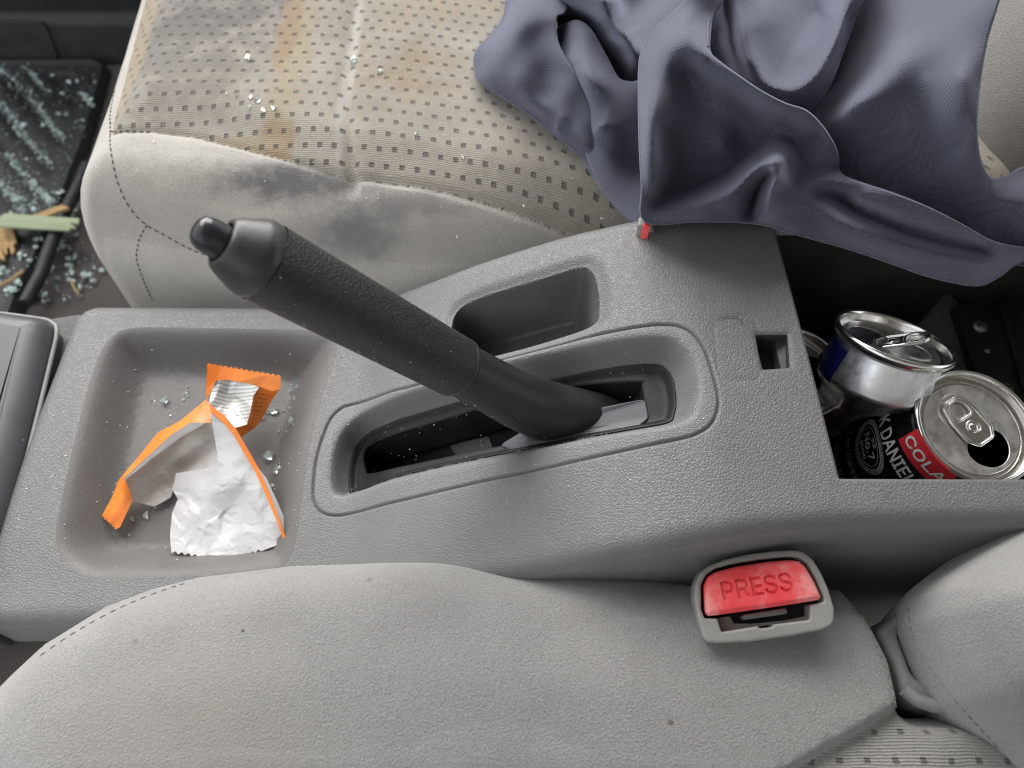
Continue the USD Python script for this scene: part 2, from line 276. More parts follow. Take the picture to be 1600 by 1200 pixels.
def metal(name, col, rough, met=1., nz=0.):
    n = {'g': ('geometry', {}), 'd': ('noise_texture', {'scale': 160., 'detail': 5.}), 'rr': ('map_range', {'from_min': .3, 'from_max': .7, 'to_min': rough * .7, 'to_max': rough * 1.4}), 'd2': ('noise_texture', {'scale': 2500., 'detail': 2.}), 'b': ('bump', {'distance': .00002 + nz, 'strength': 1.}),
         'p': ('principled_bsdf', {'base_color': col, 'metallic': met})}
    mat(name, n, [('g.position', 'd.vector'), ('g.position', 'd2.vector'), ('d.fac', 'rr.value'), ('rr.result', 'p.roughness'), ('d2.fac', 'b.height'), ('b.normal', 'p.normal')])
metal('can_metal', (.80, .79, .76), .16); metal('can_lid', (.78, .77, .75), .34, nz=.00001); metal('can_silver', (.82, .84, .87), .3)
metal('can_black', (.006, .006, .007), .16, 0.); metal('can_blue', (.012, .02, .16), .22, .6); metal('can_bronze', (.30, .11, .045), .3, .8)
plastic('print_white', (.75, .75, .74), .4, fine=.00001, dirt=.05); plastic('print_grey', (.68, .68, .68), .4, fine=.00001); plastic('print_red', (.62, .035, .045), .35, fine=.00001)
n = {'g': ('geometry', {}), 'd': ('noise_texture', {'scale': 90., 'detail': 7., 'roughness': .7}), 'dd': ('noise_texture', {'scale': 420., 'detail': 4., 'roughness': .7}), 'r': ('rgb_ramp', {'ramp': [(.35, (.78, .055, .065)), (.52, (.80, .08, .09)), (.72, (.80, .26, .26))]}),
     'mp': ('mapping', {'mapping_type': 'texture', 'location': tuple(P(1262, 918, .066)), 'scale': (.013, .013, .02)}), 'sg': ('gradient_texture', {'gradient_type': 'spherical'}), 'mp2': ('mapping', {'mapping_type': 'texture', 'location': tuple(P(1108, 950, .066)), 'scale': (.0085, .011, .02)}), 'sg2': ('gradient_texture', {'gradient_type': 'spherical'}),
     'mx': ('math', {'math_type': 'maximum'}), 'ml': ('math', {'math_type': 'multiply'}), 'mr': ('map_range', {'from_min': .12, 'from_max': .42, 'range_type': 'smoothstep', 'to_max': .5}), 'm': ('mix', {'color2': (.70, .42, .40)}), 'b': ('bump', {'distance': .00008, 'strength': 1.}), 'p': ('principled_bsdf', {'roughness': .48, 'subsurface_weight': .1, 'subsurface_scale': .001})}
mat('red_button', n, [('g.position', 'd.vector'), ('g.position', 'dd.vector'), ('d.fac', 'r.fac'), ('g.position', 'mp.vector'), ('mp.vector', 'sg.vector'), ('g.position', 'mp2.vector'), ('mp2.vector', 'sg2.vector'), ('sg.fac', 'mx.value1'), ('sg2.fac', 'mx.value2'), ('mx.value', 'ml.value1'), ('dd.fac', 'ml.value2'), ('ml.value', 'mr.value'), ('mr.result', 'm.fac'), ('r.color', 'm.color1'), ('m.color', 'p.base_color'), ('dd.fac', 'b.height'), ('b.normal', 'p.normal')])
n = {'g': ('geometry', {}), 'mp': ('mapping', {'rotation': (0, 0, .5), 'scale': (1., 1., 1.)}), 'w1': ('wave_texture', {'wave_type': 'bands', 'bands_direction': 'x', 'scale': 340., 'distortion': .8, 'detail': 1.}), 'w2': ('wave_texture', {'wave_type': 'bands', 'bands_direction': 'y', 'scale': 340., 'distortion': .8, 'detail': 1.}),
     'mu': ('math', {'math_type': 'add'}), 'd': ('noise_texture', {'scale': 18., 'detail': 5.}), 'f': ('noise_texture', {'scale': 1600., 'detail': 2.}), 'r': ('rgb_ramp', {'ramp': [(.35, (.084, .089, .125)), (.65, (.106, .111, .150))]}),
     'fm': ('map_range', {'from_min': .0, 'from_max': 2., 'to_min': .76, 'to_max': 1.16}), 'cc': ('combine_xyz', {}), 'm': ('mix', {'mix_type': 'multiply', 'fac': 1.}), 'ad': ('math', {'math_type': 'add'}), 'b': ('bump', {'distance': .00008, 'strength': 1.}),
     'p': ('principled_bsdf', {'roughness': .8, 'specular_ior_level': .25, 'sheen_weight': .5, 'sheen_roughness': .35, 'sheen_tint': (.75, .78, 1.)})}
mat('weave', n, [('g.position', 'mp.vector'), ('mp.vector', 'w1.vector'), ('mp.vector', 'w2.vector'), ('g.position', 'd.vector'), ('g.position', 'f.vector'), ('w1.fac', 'mu.value1'), ('w2.fac', 'mu.value2'), ('d.fac', 'r.fac'), ('mu.value', 'fm.value'), ('fm.result', 'cc.x'), ('fm.result', 'cc.y'), ('fm.result', 'cc.z'), ('r.color', 'm.color1'), ('cc.vector', 'm.color2'), ('m.color', 'p.base_color'),
    ('mu.value', 'ad.value1'), ('f.fac', 'ad.value2'), ('ad.value', 'b.height'), ('b.normal', 'p.normal')])
def filmmat(name, c1, c2, rough, met=0., tr=.25, lines=None):
    n = {'g': ('geometry', {}), 'd': ('noise_texture', {'scale': 55., 'detail': 5.}), 'r': ('rgb_ramp', {'ramp': [(.35, c1), (.65, c2)]}), 'f': ('noise_texture', {'scale': 260., 'detail': 4.}), 'b': ('bump', {'distance': .00035, 'strength': .7}), 'p': ('principled_bsdf', {'roughness': rough, 'metallic': met}),
         't': ('translucent_bsdf', {}), 'm': ('mix_closure', {'fac': tr})}
    l = [('g.position', 'd.vector'), ('g.position', 'f.vector'), ('d.fac', 'r.fac'), ('r.color', 'p.base_color'), ('r.color', 't.color'), ('f.fac', 'b.height'), ('b.normal', 'p.normal'), ('p.BSDF', 'm.closure1'), ('t.BSDF', 'm.closure2')]
    if lines:
        n |= {'w': ('wave_texture', {'bands_direction': 'y', 'scale': 150., 'distortion': 2., 'detail': 2.}), 'wr': ('map_range', {'from_min': .55, 'from_max': .8, 'to_max': lines}), 'x': ('mix', {'color2': (.25, .25, .24)})}
        l = [q for q in l if q[1] not in ('p.base_color', 't.color')] + [('g.position', 'w.vector'), ('w.fac', 'wr.value'), ('wr.result', 'x.fac'), ('r.color', 'x.color1'), ('x.color', 'p.base_color'), ('x.color', 't.color')]
    mat(name, n, l, 'm.closure')
filmmat('wrapper_white', (.62, .615, .61), (.72, .72, .72), .3); filmmat('wrapper_orange', (.80, .20, .025), (.86, .26, .04), .38, tr=.1); filmmat('wrapper_silver', (.50, .50, .48), (.62, .62, .60), .35, .35, .02, lines=.5)
plastic('print_brown', (.22, .06, .02), .5, fine=.00001)
def glassy(name, col, tr, rough):
    mat(name, {'g': ('geometry', {}), 'n': ('noise_texture', {'scale': 500., 'detail': 3.}), 'b': ('bump', {'distance': .0004, 'strength': .6}), 'p': ('principled_bsdf', {'base_color': col, 'roughness': rough, 'transmission_weight': tr, 'ior': 1.5})}, [('g.position', 'n.vector'), ('n.fac', 'b.height'), ('b.normal', 'p.normal')])
glassy('shard_glass', (.82, .90, .88), .82, .06); glassy('shard_green', (.62, .76, .72), .5, .07); glassy('shard_dust', (.85, .87, .86), .2, .1)
for nme, c, d_ in (('straw_green', (.30, .36, .22), (.40, .46, .31)), ('straw_tan', (.36, .22, .09), (.52, .36, .17))):
    mat(nme, {'g': ('geometry', {}), 'mp': ('mapping', {'scale': (8., 260., 100.), 'rotation': (0, 0, .15)}), 'n': ('noise_texture', {'scale': 3., 'detail': 4.}), 'r': ('rgb_ramp', {'ramp': [(.3, c), (.7, d_)]}), 'b': ('bump', {'distance': .0005}), 'p': ('principled_bsdf', {'roughness': .75})}, [('g.position', 'mp.vector'), ('mp.vector', 'n.vector'), ('n.fac', 'r.fac'), ('r.color', 'p.base_color'), ('n.fac', 'b.height'), ('b.normal', 'p.normal')])
plastic('headliner', (.56, .55, .53), .8, fine=.0001)
filmmat('wrapper_inner', (.50, .45, .41), (.66, .64, .62), .34)  # the hollow's warm brown shading is put into this film's colour
# ---------------------------------------------------------------- centre console
def poly2(pts): return Polygon(np.asarray(pts)[:, :2])
xs = np.linspace(-.2535, .33, 60)
yn = PchipInterpolator([-.26, -.1, .05, .13, .35], [.0775, .0815, .0895, .0975, .0995])(xs); yf = PchipInterpolator([-.26, -.092, .0167, .06, .125, .35], [.248, .247, .246, .242, .2405, .2405])(xs)
c_out = rounded(Polygon(np.vstack([np.column_stack([xs, yn]), np.column_stack([xs, yf])[::-1]])), .004)
tray = closed(pxy([(215, 512), (330, 513), (470, 516), (520, 522), (528, 545), (512, 600), (494, 660), (480, 730), (470, 800), (462, 850), (448, 880), (420, 893), (300, 900), (170, 904), (125, 897), (98, 876), (88, 840), (98, 780), (118, 690), (138, 610), (156, 555), (178, 524)], P, 0.))
seam = closed(pxy([(553, 802), (530, 806), (510, 804), (496, 794), (490, 775), (492, 740), (496, 715), (503, 690), (515, 660), (528, 644), (548, 634), (600, 617), (660, 600), (791, 560), (927, 526), (1000, 512), (1034, 509), (1062, 512), (1085, 526), (1102, 552), (1113, 585), (1121, 617), (1121, 640), (1112, 662), (1092, 677), (1060, 687), (970, 706), (800, 743), (651, 777)], PT))
liner = closed(pxy([(545, 766), (547, 723), (562, 690), (600, 664), (719, 626), (860, 592), (1008, 568), (1042, 577), (1055, 604), (1055, 645), (1030, 664), (885, 690), (757, 715), (630, 743), (558, 767)], PT, -.012))
slot = closed(pxy([(570, 737), (568, 708), (592, 686), (720, 645), (860, 607), (1000, 594), (1006, 600), (1012, 648), (1000, 653), (885, 678), (757, 703), (640, 728), (580, 741)], PT, -.015))
pocket = closed(pxy([(706, 506), (716, 482), (745, 464), (830, 437), (904, 415), (924, 420), (933, 440), (937, 478), (926, 506), (860, 530), (780, 552), (730, 562), (708, 540)], PT))
bx0, bx1, by0, by1 = .1262, .30, .1064, .2375
boxo = rounded(Polygon([(.1262, by1), (.1276, by0), (bx1, by0), (bx1, by1)]), .002)
hole = poly2(pxy([(1181, 524), (1229, 524), (1233, 574), (1192, 577)], PT)).buffer(.0003)
mark = rounded(poly2(pxy([(1113, 500), (1180, 494), (1190, 595), (1122, 598)], PT)), .006).exterior
def Hc(x, y):
    z = Tz(x); z = z + .0012 * np.sin(np.pi * np.clip((y - .09) / .155, 0, 1))
    z = z - .0185 * sstep(inset(tray, x, y) / (.023 + .016 * sstep((x + .15) / .06)))
    z -= .0014 * np.exp(-(dist(seam.exterior, x, y) / .0006) ** 2)
    dl = inset(liner, x, y); ins = inset(seam, x, y) > 0
    z -= np.where(ins, .0125 * sstep((.0075 + np.minimum(dl, 0)) / .0075), 0)
    z -= np.where(dl > 0, .0035 * sstep(dl / .004), 0) + .0012 * np.exp(-(dl / .0005) ** 2)
    ip = inset(pocket, x, y); z -= .0025 * sstep((.006 + np.minimum(ip, 0)) / .006) + .042 * sstep(ip / .0035)
    z -= .00035 * np.exp(-(dist(mark, x, y) / .0004) ** 2) * (x < .124)
    z -= .0012 * np.exp(-np.maximum(0, -inset(hole, x, y)) / .0008) * (x < .1245)
    return z
def offs(p, ds, s): return [(p.buffer(d, quad_segs=8).boundary, s) for d in ds]
L = offs(seam, np.array([0, .0005, -.0005, .001, -.001, .0016, -.0016]), .0009) + offs(liner, [.0005, 0, -.0005, -.0012, -.0022, -.0032, -.0042, .0012, .0022, .0034, .0046, .006, .0075], .0011)
L += offs(pocket, [.0002, -.0004, -.001, -.0017, -.0024, -.003, -.0036, .001, .002, .0035, .005, .0065], .001)
L += offs(tray, [0, -.002, -.004, -.006, -.008, -.010, -.012, -.0145, -.017, -.020, -.024, -.029], .002) + [(mark, .0007), (mark.buffer(.0005).boundary, .0008)] + offs(hole, [.0006, .0012, .002], .0009)
(cv, cf), cring, crs = sheet(c_out, Hc, .0024, L, [slot, boxo, hole], .002)
side = [(0, 0)] + [(.009 * math.sin(t), -.009 * (1 - math.cos(t))) for t in np.linspace(0, math.pi / 2 * .96, 8)[1:]] + [(.0098, -.02), (.0125, -.05), (.0165, -.11), (.02, -.2)]
cent = cv[cf].mean(1); shapely.prepare(liner); shapely.prepare(seam); shapely.prepare(tray)
inl = shapely.contains_xy(liner, cent[:, 0], cent[:, 1]); ins = shapely.contains_xy(seam, cent[:, 0], cent[:, 1]); shapely.prepare(pocket)
tr = shapely.contains_xy(tray, cent[:, 0], cent[:, 1]); pk = shapely.contains_xy(pocket, cent[:, 0], cent[:, 1])
CON = thing('center_console', 'grey textured plastic centre console with tray, slot and open rear box between the seats', 'console', (0, .165, -.2))
obj('console_body', weld(cat((cv, cf[~ins & ~pk & ~tr]), strip(cv[cring], side), strip(cv[crs[1]], [(0, 0), (-.0012, -.0006), (-.0016, -.003)]))), 'console_plastic', CON, smooth=60)
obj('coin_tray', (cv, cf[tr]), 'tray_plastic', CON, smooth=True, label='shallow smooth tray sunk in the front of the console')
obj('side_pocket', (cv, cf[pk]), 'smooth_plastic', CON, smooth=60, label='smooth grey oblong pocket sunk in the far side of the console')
obj('lever_surround', (cv, cf[ins & ~inl]), 'bezel_plastic', CON, smooth=60, label='grey oblong surround of the hand brake slot')
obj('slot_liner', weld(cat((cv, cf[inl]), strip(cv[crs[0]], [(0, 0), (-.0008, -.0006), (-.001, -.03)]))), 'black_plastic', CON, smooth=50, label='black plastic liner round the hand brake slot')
# floor of the slot, the flap behind the lever with its notch, and an added block standing for the slot wall's reflection
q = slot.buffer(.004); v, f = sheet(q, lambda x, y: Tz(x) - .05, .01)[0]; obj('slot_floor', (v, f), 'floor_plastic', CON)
fl = rounded(poly2(pxy([(838, 660), (1003, 624), (1009, 627), (1014, 654), (1000, 666), (900, 688), (800, 705), (780, 696)], PT, -.0145)), .0012)
v, f = slab(fl, -.0028, 0, .0008, ds=.0015); v = v + np.column_stack([np.zeros((len(v), 2)), Tz(v[:, 0]) - .0140]); obj('slot_flap', (v, f), 'plate_plastic', CON, smooth=40, label='blue grey flap lying in the slot behind the lever')
nt = rounded(poly2(pxy([(1006, 592), (1013, 591), (1020, 640), (1017, 650), (1011, 648)], PT, -.0155)), .0006)
v, f = slab(nt, 0, .0004, ds=.001); obj('slot_notch', (v + np.column_stack([np.zeros((len(v), 2)), Tz(v[:, 0]) - .0156]), f), 'floor_plastic', CON)
ct = rounded(poly2(pxy([(700, 694), (764, 678), (772, 700), (712, 712)], PT, -.03)), .001)
v, f = slab(ct, -.01, 0, .001, ds=.002); obj('slot_reflection_block', (v + np.column_stack([np.zeros((len(v), 2)), Tz(v[:, 0]) - .031]), f), 'black_plastic', CON, smooth=40)
# rear storage box: walls a little outside the opening, lip, floor
br = resample(boxo.exterior, .004); ring = np.column_stack([br, Hc(br[:, 0], br[:, 1]) if False else cv[crs[1]][cKDTree(cv[crs[1]][:, :2]).query(br)[1]][:, 2]])
wall = strip(np.column_stack([br, ring[:, 2] - .003]), [(.0014, .0), (.009, -.004), (.012, -.03), (.010, -.135)], flip=True)
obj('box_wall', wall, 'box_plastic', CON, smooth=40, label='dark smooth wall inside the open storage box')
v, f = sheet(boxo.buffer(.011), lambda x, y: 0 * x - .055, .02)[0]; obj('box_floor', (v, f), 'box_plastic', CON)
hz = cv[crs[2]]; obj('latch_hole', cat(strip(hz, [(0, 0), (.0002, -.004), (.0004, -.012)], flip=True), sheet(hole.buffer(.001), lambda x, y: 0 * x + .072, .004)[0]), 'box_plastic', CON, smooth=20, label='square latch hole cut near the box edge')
# black hinge bracket with screws, and the grey web beside it, inside the box
bz = .03
web = poly2(pxy([(1478, 455), (1497, 470), (1538, 612), (1500, 640), (1440, 560), (1425, 520)], P, bz))
v, f = slab(rounded(web, .002), -.09, 0, .001, ds=.003); v = v + [0, 0, bz]; obj('bracket_web', (v, f), 'smooth_plastic', CON, smooth=40)
brk = poly2(pxy([(1492, 474), (1640, 462), (1640, 700), (1535, 612)], P, bz + .006))
v, f = slab(rounded(brk, .0015), -.006, 0, .0008, ds=.003); BR = obj('hinge_bracket', (v + [0, 0, bz + .006], f), 'black_plastic', CON, smooth=40, label='black bracket with two cross head screws')
rdg = pxy([(1562, 462), (1590, 560), (1600, 600), (1640, 680)], P, bz + .008); obj('bracket_edge', tube(rdg, .0015, 6), 'black_plastic', BR)
def screw(px, py, r):
    c = P(px, py, bz + .006); b = trimesh.creation.cylinder(r, .001, sections=24)
    d = manifold3d.Manifold.revolve(manifold3d.CrossSection([[(0, 0), (r, 0), (r * .97, r * .2), (r * .75, r * .42), (r * .4, r * .55), (0, r * .6)]]), 28)
    if r > .0025:
        for a in (20, 110): d -= manifold3d.Manifold.cube((r * 1.1, r * .2, r), True).rotate((0, 0, a)).translate((0, 0, r * .65))
    mm = d.to_mesh(); return (mm.vert_properties[:, :3] + c, mm.tri_verts)
obj('screw', screw(1531, 511, .0038), 'screw_metal', BR, smooth=30); obj('screw', screw(1571, 608, .0038), 'screw_metal', BR, smooth=30); obj('rivet', screw(1543, 548, .0016), 'screw_metal', BR, smooth=30)

# ---------------------------------------------------------------- hand brake lever
A0, B0 = np.array([.0089, .155, .0556]), np.array([-.0893, .155, .166]); ax = (B0 - A0) / np.linalg.norm(B0 - A0); LEN = np.linalg.norm(B0 - A0)
LF = frame(A0, [0, 1, 0], ax)                                   # x: across the car, y: the lever's upper side, z: along it
def loft(prof, n=56, p=2.3, capend=True):
    a = np.arange(n) / n * 2 * np.pi; c, s = np.cos(a), np.sin(a); e = (np.abs(c) ** p + np.abs(s) ** p) ** (-1 / p)
    vs = [np.column_stack([w * e * c, h * e * s + o, np.full(n, zz)]) for zz, w, h, o in prof]; i = np.arange(n); j = (i + 1) % n
    f = np.vstack([np.vstack([np.stack([k * n + i, k * n + j, (k + 1) * n + j], 1), np.stack([k * n + i, (k + 1) * n + j, (k + 1) * n + i], 1)]) for k in range(len(prof) - 1)])
    v = np.vstack(vs)
    if capend:
        v = np.vstack([v, [0, prof[-1][3], prof[-1][0]]]); Lk = (len(prof) - 1) * n; f = np.vstack([f, np.stack([Lk + i, Lk + j, np.full(n, len(v) - 1)], 1)])
    return v, f
HB = thing('hand_brake_lever', 'black grained hand brake lever pulled up out of the console slot', 'hand brake', (A0[0], A0[1], .01))
zc = .0465
grip = [(zc, .0100, .0100, 0), (zc + .0004, .0116, .0116, 0), (zc + .002, .0120, .0120, 0)] + [(zc + .002 + t * (LEN - .011 - zc), .0119 + .0009 * t, .0119 + .0011 * t, 0) for t in np.linspace(.08, 1, 14)]
g1 = grip[-1][0]; obj('grip', xf(loft(grip, p=2.7, capend=False), LF), 'lever_rubber', HB, smooth=60, label='grained black grip')
gend = [grip[-1], (g1 + .002, .0131, .0133, 0), (g1 + .004, .0131, .0133, 0), (g1 + .0062, .0125, .0126, .0002), (g1 + .0095, .0110, .0109, .0007), (g1 + .0125, .0097, .0095, .001), (g1 + .0142, .0086, .0084, .0012), (g1 + .0148, .0079, .0077, .0013), (g1 + .0148, .0068, .0067, .0013), (g1 + .011, .0066, .0065, .0013)]
obj('grip_end', xf(loft(gend, p=2.4, capend=False), LF), 'lever_end', HB, smooth=70, label='smooth paler bevelled end of the grip')
bt = [(g1 + .008, .0063, .0063, .0013), (g1 + .0185, .0061, .0060, .0013), (g1 + .0208, .0057, .0057, .0013), (g1 + .0227, .0048, .0048, .0013), (g1 + .0238, .0034, .0034, .0013), (g1 + .0242, .0016, .0016, .0013)]
obj('release_button', xf(loft(bt, p=2.), LF), 'button_plastic', HB, smooth=60, label='worn shiny round release button')
sl = [(-.030, .0125, .0215, -.009), (-.024, .0127, .0205, -.008), (-.016, .0128, .0185, -.006), (-.008, .0129, .0165, -.0035), (0, .0129, .0147, -.0018), (.010, .0127, .0133, -.0005), (.022, .0121, .0123, 0), (.036, .0115, .0115, 0), (zc + .0005, .0111, .0111, 0)]
obj('sleeve', xf(loft(sl, p=2.2, capend=False), LF), 'lever_plastic', HB, smooth=60, label='smooth black sleeve below the grip')
cr = [(zc - .0008, .0111, .0111, 0), (zc - .0004, .0120, .0120, 0), (zc + .0006, .0124, .0124, 0), (zc + .0014, .0122, .0122, 0), (zc + .0018, .0118, .0118, 0)]
obj('grip_ring', xf(loft(cr, p=2.3, capend=False), LF), 'button_plastic', HB, smooth=60)

# ---------------------------------------------------------------- far seat
zs = .055
seam_n = pxy([(172, 204), (235, 205), (300, 211), (420, 240), (520, 265), (620, 279), (700, 290), (850, 320), (985, 350)], P, zs)[:, :2]
seam_f = pxy([(172, 204), (171, 185), (178, 150), (192, 90), (212, 0)], P, zs)[:, :2]
so = rounded(Polygon([(-.277, .31), (-.262, .29), (-.22, .282), (-.15, .270), (-.05, .2615), (.06, .258), (.13, .256), (.40, .256), (.40, .80), (-.300, .80), (-.288, .5), (-.280, .38)]), .022)
insert = rounded(Polygon(np.vstack([seam_n, [(.36, seam_n[-1, 1] - .004), (.37, .76), (-.285, .76)], seam_f[::-1]])), .003)
chan = LineString(pxy([(543, 262), (546, 120), (556, -40)], P, .064)[:, :2]); chan2 = LineString(pxy([(960, 345), (905, 260), (850, 150), (800, 0)], P, .062)[:, :2])
FR = .052
def Hs(x, y):
    o = np.clip(inset(so, x, y), 0, None); z = -.05 + .105 * (1 - (1 - np.clip(o / FR, 0, 1)) ** 2.3) ** (1 / 2.3)
    ii = inset(insert, x, y); z += .0085 * sstep(ii / .03) - .0022 * np.exp(-(ii / .0022) ** 2) + .004 * np.sin(np.clip(ii / .25, 0, 1) * np.pi)
    z -= .003 * np.exp(-(dist(chan, x, y) / .004) ** 2)
    z += .0035 * (meshkit.fbm(np.column_stack([x * 14, y * 14, 0 * x]), 3, 2) - .5)
    z -= .006 * np.exp(-(((x + .15) / .05) ** 2 + ((y - .30) / .012) ** 2))
    return z
L = [(so.buffer(-FR * d).boundary, .004) for d in (.015, .04, .08, .13, .2, .3, .42, .55, .7, .85, 1)] + offs(insert, [0, .001, -.001, .0022, -.0022, .004, -.004], .0022) + [(chan.buffer(d).boundary, .0035) for d in (.001, .003, .006)]
(sv, sf), sring, _ = sheet(so, Hs, .0055, L, [], .004)
cent = sv[sf].mean(1); shapely.prepare(insert); inn = shapely.contains_xy(insert, cent[:, 0], cent[:, 1])
FS = thing('car_seat', 'far car seat with stained dotted cloth cushion and pale grey bolster', 'car seat', (.05, .52, -.2))
uvp = sv[:, :2].copy(); kx = np.clip(uvp[:, 0] + .16, 0, None); uvp[:, 1] += .9 * kx ** 2; uvp[:, 0] += .25 * np.clip(uvp[:, 1] - .3, 0, None) * (uvp[:, 0] > -.1) * 0
def sub(v, f, uv=None):
    u, inv = np.unique(f, return_inverse=True); return (v[u], inv.reshape(f.shape)) + ((uv[u],) if uv is not None else ())
a, b, c = sub(sv, sf[inn], uvp); obj('cushion_insert', (a, b), 'dotted_cloth', FS, smooth=True, uv=c, label='beige cloth cushion with rows of dark dots and rusty stains')
skirt = strip(sv[sring], [(0, 0), (.001, -.02), (-.003, -.06), (-.012, -.14)])
obj('side_bolster', weld(cat((sv, sf[~inn]), skirt)), 'velour_far', FS, smooth=True, label='pale grey velour bolster with a sooty smudge')
def stitches(mesh, pts, step=.0042, ln=.0026, r=.0004, lift=.0002):
    p, nn = hit(mesh, pts); d = np.r_[0, np.cumsum(np.linalg.norm(np.diff(p, axis=0), axis=1))]; out = []
    for s in np.arange(0, d[-1] - ln, step):
        t = s + np.array([0, .2, .5, .8, 1]) * ln; q = np.column_stack([np.interp(t, d, p[:, j]) for j in range(3)]); m_ = np.column_stack([np.interp(t, d, nn[:, j]) for j in range(3)]); out.append(tube(q + m_ * (lift + np.array([-.0006, 0, .0001, 0, -.0006]))[:, None], r, 5))
    return cat(*out) if out else print('no stitches', pts)
far_mesh = cat((sv, sf), skirt)
obj('seam_stitching', cat(stitches(far_mesh, [(208, 5), (190, 90), (178, 150), (172, 186), (172, 215), (178, 262), (192, 305), (212, 336), (230, 352), (262, 370), (300, 390), (335, 402)], r=.00038), stitches(far_mesh, [(230, 352), (217, 376), (213, 400), (222, 432), (240, 472)], r=.00038), stitches(far_mesh, [(172, 206), (200, 205), (235, 206)], r=.0004)), 'thread_dark', FS, smooth=60, kind='stuff')
# its backrest, seen at the right edge
def blob(c, r, p=2.6, n=40, m=56):
    th = np.linspace(0, np.pi, n); ph = np.arange(m) / m * 2 * np.pi; sg = lambda t, e: np.sign(t) * np.abs(t) ** e; e = 2 / p
    v = np.stack([r[0] * np.outer(sg(np.sin(th), e), sg(np.cos(ph), e)), r[1] * np.outer(sg(np.sin(th), e), sg(np.sin(ph), e)), r[2] * np.outer(sg(np.cos(th), e), np.ones(m))], -1).reshape(-1, 3)
    i = np.arange(m); j = (i + 1) % m; f = np.vstack([np.vstack([np.stack([k * m + i, (k + 1) * m + i, (k + 1) * m + j], 1), np.stack([k * m + i, (k + 1) * m + j, k * m + j], 1)]) for k in range(n - 1)])
    return weld((v + c, f))
bv, bf = blob(np.array([.402, .40, .09]), np.array([.145, .148, .19]), 3.); bv[:, 0] += .3 * (bv[:, 2] - .06)
obj('backrest', (bv, bf), 'velour_back', FS, smooth=True)

# ---------------------------------------------------------------- near seat
no = rounded(Polygon(pxy([(-120, 1330), (-90, 1125), (0, 1034), (50, 988), (150, 926), (225, 898), (300, 880), (450, 862), (600, 857), (750, 858), (900, 867), (1000, 879), (1090, 892), (1310, 912), (1358, 958), (1396, 1036), (1413, 1110), (1480, 1110), (1640, 1150), (1640, 1330)], P, .040)[:, :2]), .004)
nins = Polygon(pxy([(1180, 1340), (1215, 1222), (1290, 1176), (1360, 1138), (1415, 1104), (1480, 1090), (1660, 1120), (1660, 1340)], P, .052)[:, :2])
npip = no.buffer(-.0055)
def Hn(x, y):
    o = np.clip(inset(no, x, y), 0, None); R = np.where(x > .12, .012, .03); z = .002 + .05 * (1 - (1 - np.clip(o / R, 0, 1)) ** 2.4) ** (1 / 2.4)
    z -= .0024 * np.exp(-((o - .0075) / .0012) ** 2) * sstep((-.08 - x) / .03) + .0018 * np.exp(-((o - .006) / .001) ** 2) * (x > .12)
    ii = inset(nins, x, y); z -= .006 * sstep((ii + .004) / .006) - .003 * sstep(ii / .02)
    z += .006 * np.exp(-((x + .05) / .16) ** 2) * sstep(o / .06) + .003 * (meshkit.fbm(np.column_stack([x * 12, y * 12, 0 * x + 5]), 3, 4) - .5)
    for cx, cy, a, sx, sy, h in ((.115, .078, -.4, .030, .004, -.003), (.135, .070, -.9, .02, .003, -.002), (.07, .076, .4, .03, .004, -.0018)):
        dx, dy = x - cx, y - cy; z += h * np.exp(-((dx * math.cos(a) + dy * math.sin(a)) / sx) ** 2 - ((-dx * math.sin(a) + dy * math.cos(a)) / sy) ** 2)
    return z
L = [(no.buffer(-d).boundary, .0025) for d in (.0005, .0013, .0025, .004, .0048, .0055, .0062, .007, .009, .012, .016, .021, .027)] + offs(nins, [0, .001, .002, .004, -.002], .0025)
(nv, nf), nring, _ = sheet(no, Hn, .005, L, [], .0025)
cent = nv[nf].mean(1); shapely.prepare(nins); inn = shapely.contains_xy(nins, cent[:, 0], cent[:, 1])
NS = thing('car_seat', 'near car seat in plain grey velour with rounded edge and reclining backrest', 'car seat', (0, 0, -.2))
a, b, c = sub(nv, nf[inn], nv[:, :2] * [1, 1] + [0, .003]); obj('cushion_insert', (a, b), 'dotted_cloth_near', NS, smooth=True, uv=c, label='grey ribbed cloth with dark dots at the corner')
obj('cushion_bolster', weld(cat((nv, nf[~inn]), strip(nv[nring], [(0, 0), (.0005, -.015), (-.004, -.05), (-.012, -.14)]))), 'velour_near', NS, smooth=True)
near_mesh = (nv, nf)
obj('seam_stitching', cat(stitches(near_mesh, [(1340, 954), (1371, 1016), (1391, 1070), (1400, 1112)], step=.0036, ln=.0024), stitches(near_mesh, [(62, 1026), (131, 980), (210, 940), (290, 912)], step=.004, ln=.0026, r=.0003)), 'thread_grey', NS, smooth=60, kind='stuff')
bo = rounded(Polygon(pxy([(1660, 765), (1600, 799), (1540, 838), (1480, 878), (1430, 916), (1413, 940), (1412, 978), (1430, 1023), (1451, 1066), (1472, 1101), (1491, 1120), (1553, 1163), (1600, 1210), (1700, 1330), (1900, 1330), (1900, 765)], P, .050)[:, :2]), .006)
def Hb(x, y):
    o = np.clip(inset(bo, x, y), 0, None); z = .047 + .085 * (1 - (1 - np.clip(o / .075, 0, 1)) ** 2.1) ** (1 / 2.1)
    z -= .0016 * np.exp(-((o - .0065) / .0012) ** 2); return z + .002 * (meshkit.fbm(np.column_stack([x * 15, y * 15, 0 * x + 9]), 3, 5) - .5)
L = [(bo.buffer(-d).boundary, .0025) for d in (.0004, .0012, .0025, .004, .0053, .0065, .0077, .009, .012, .016, .021, .028, .036, .046, .058)]
(bv, bf), bring, _ = sheet(bo, Hb, .006, L, [], .0025)
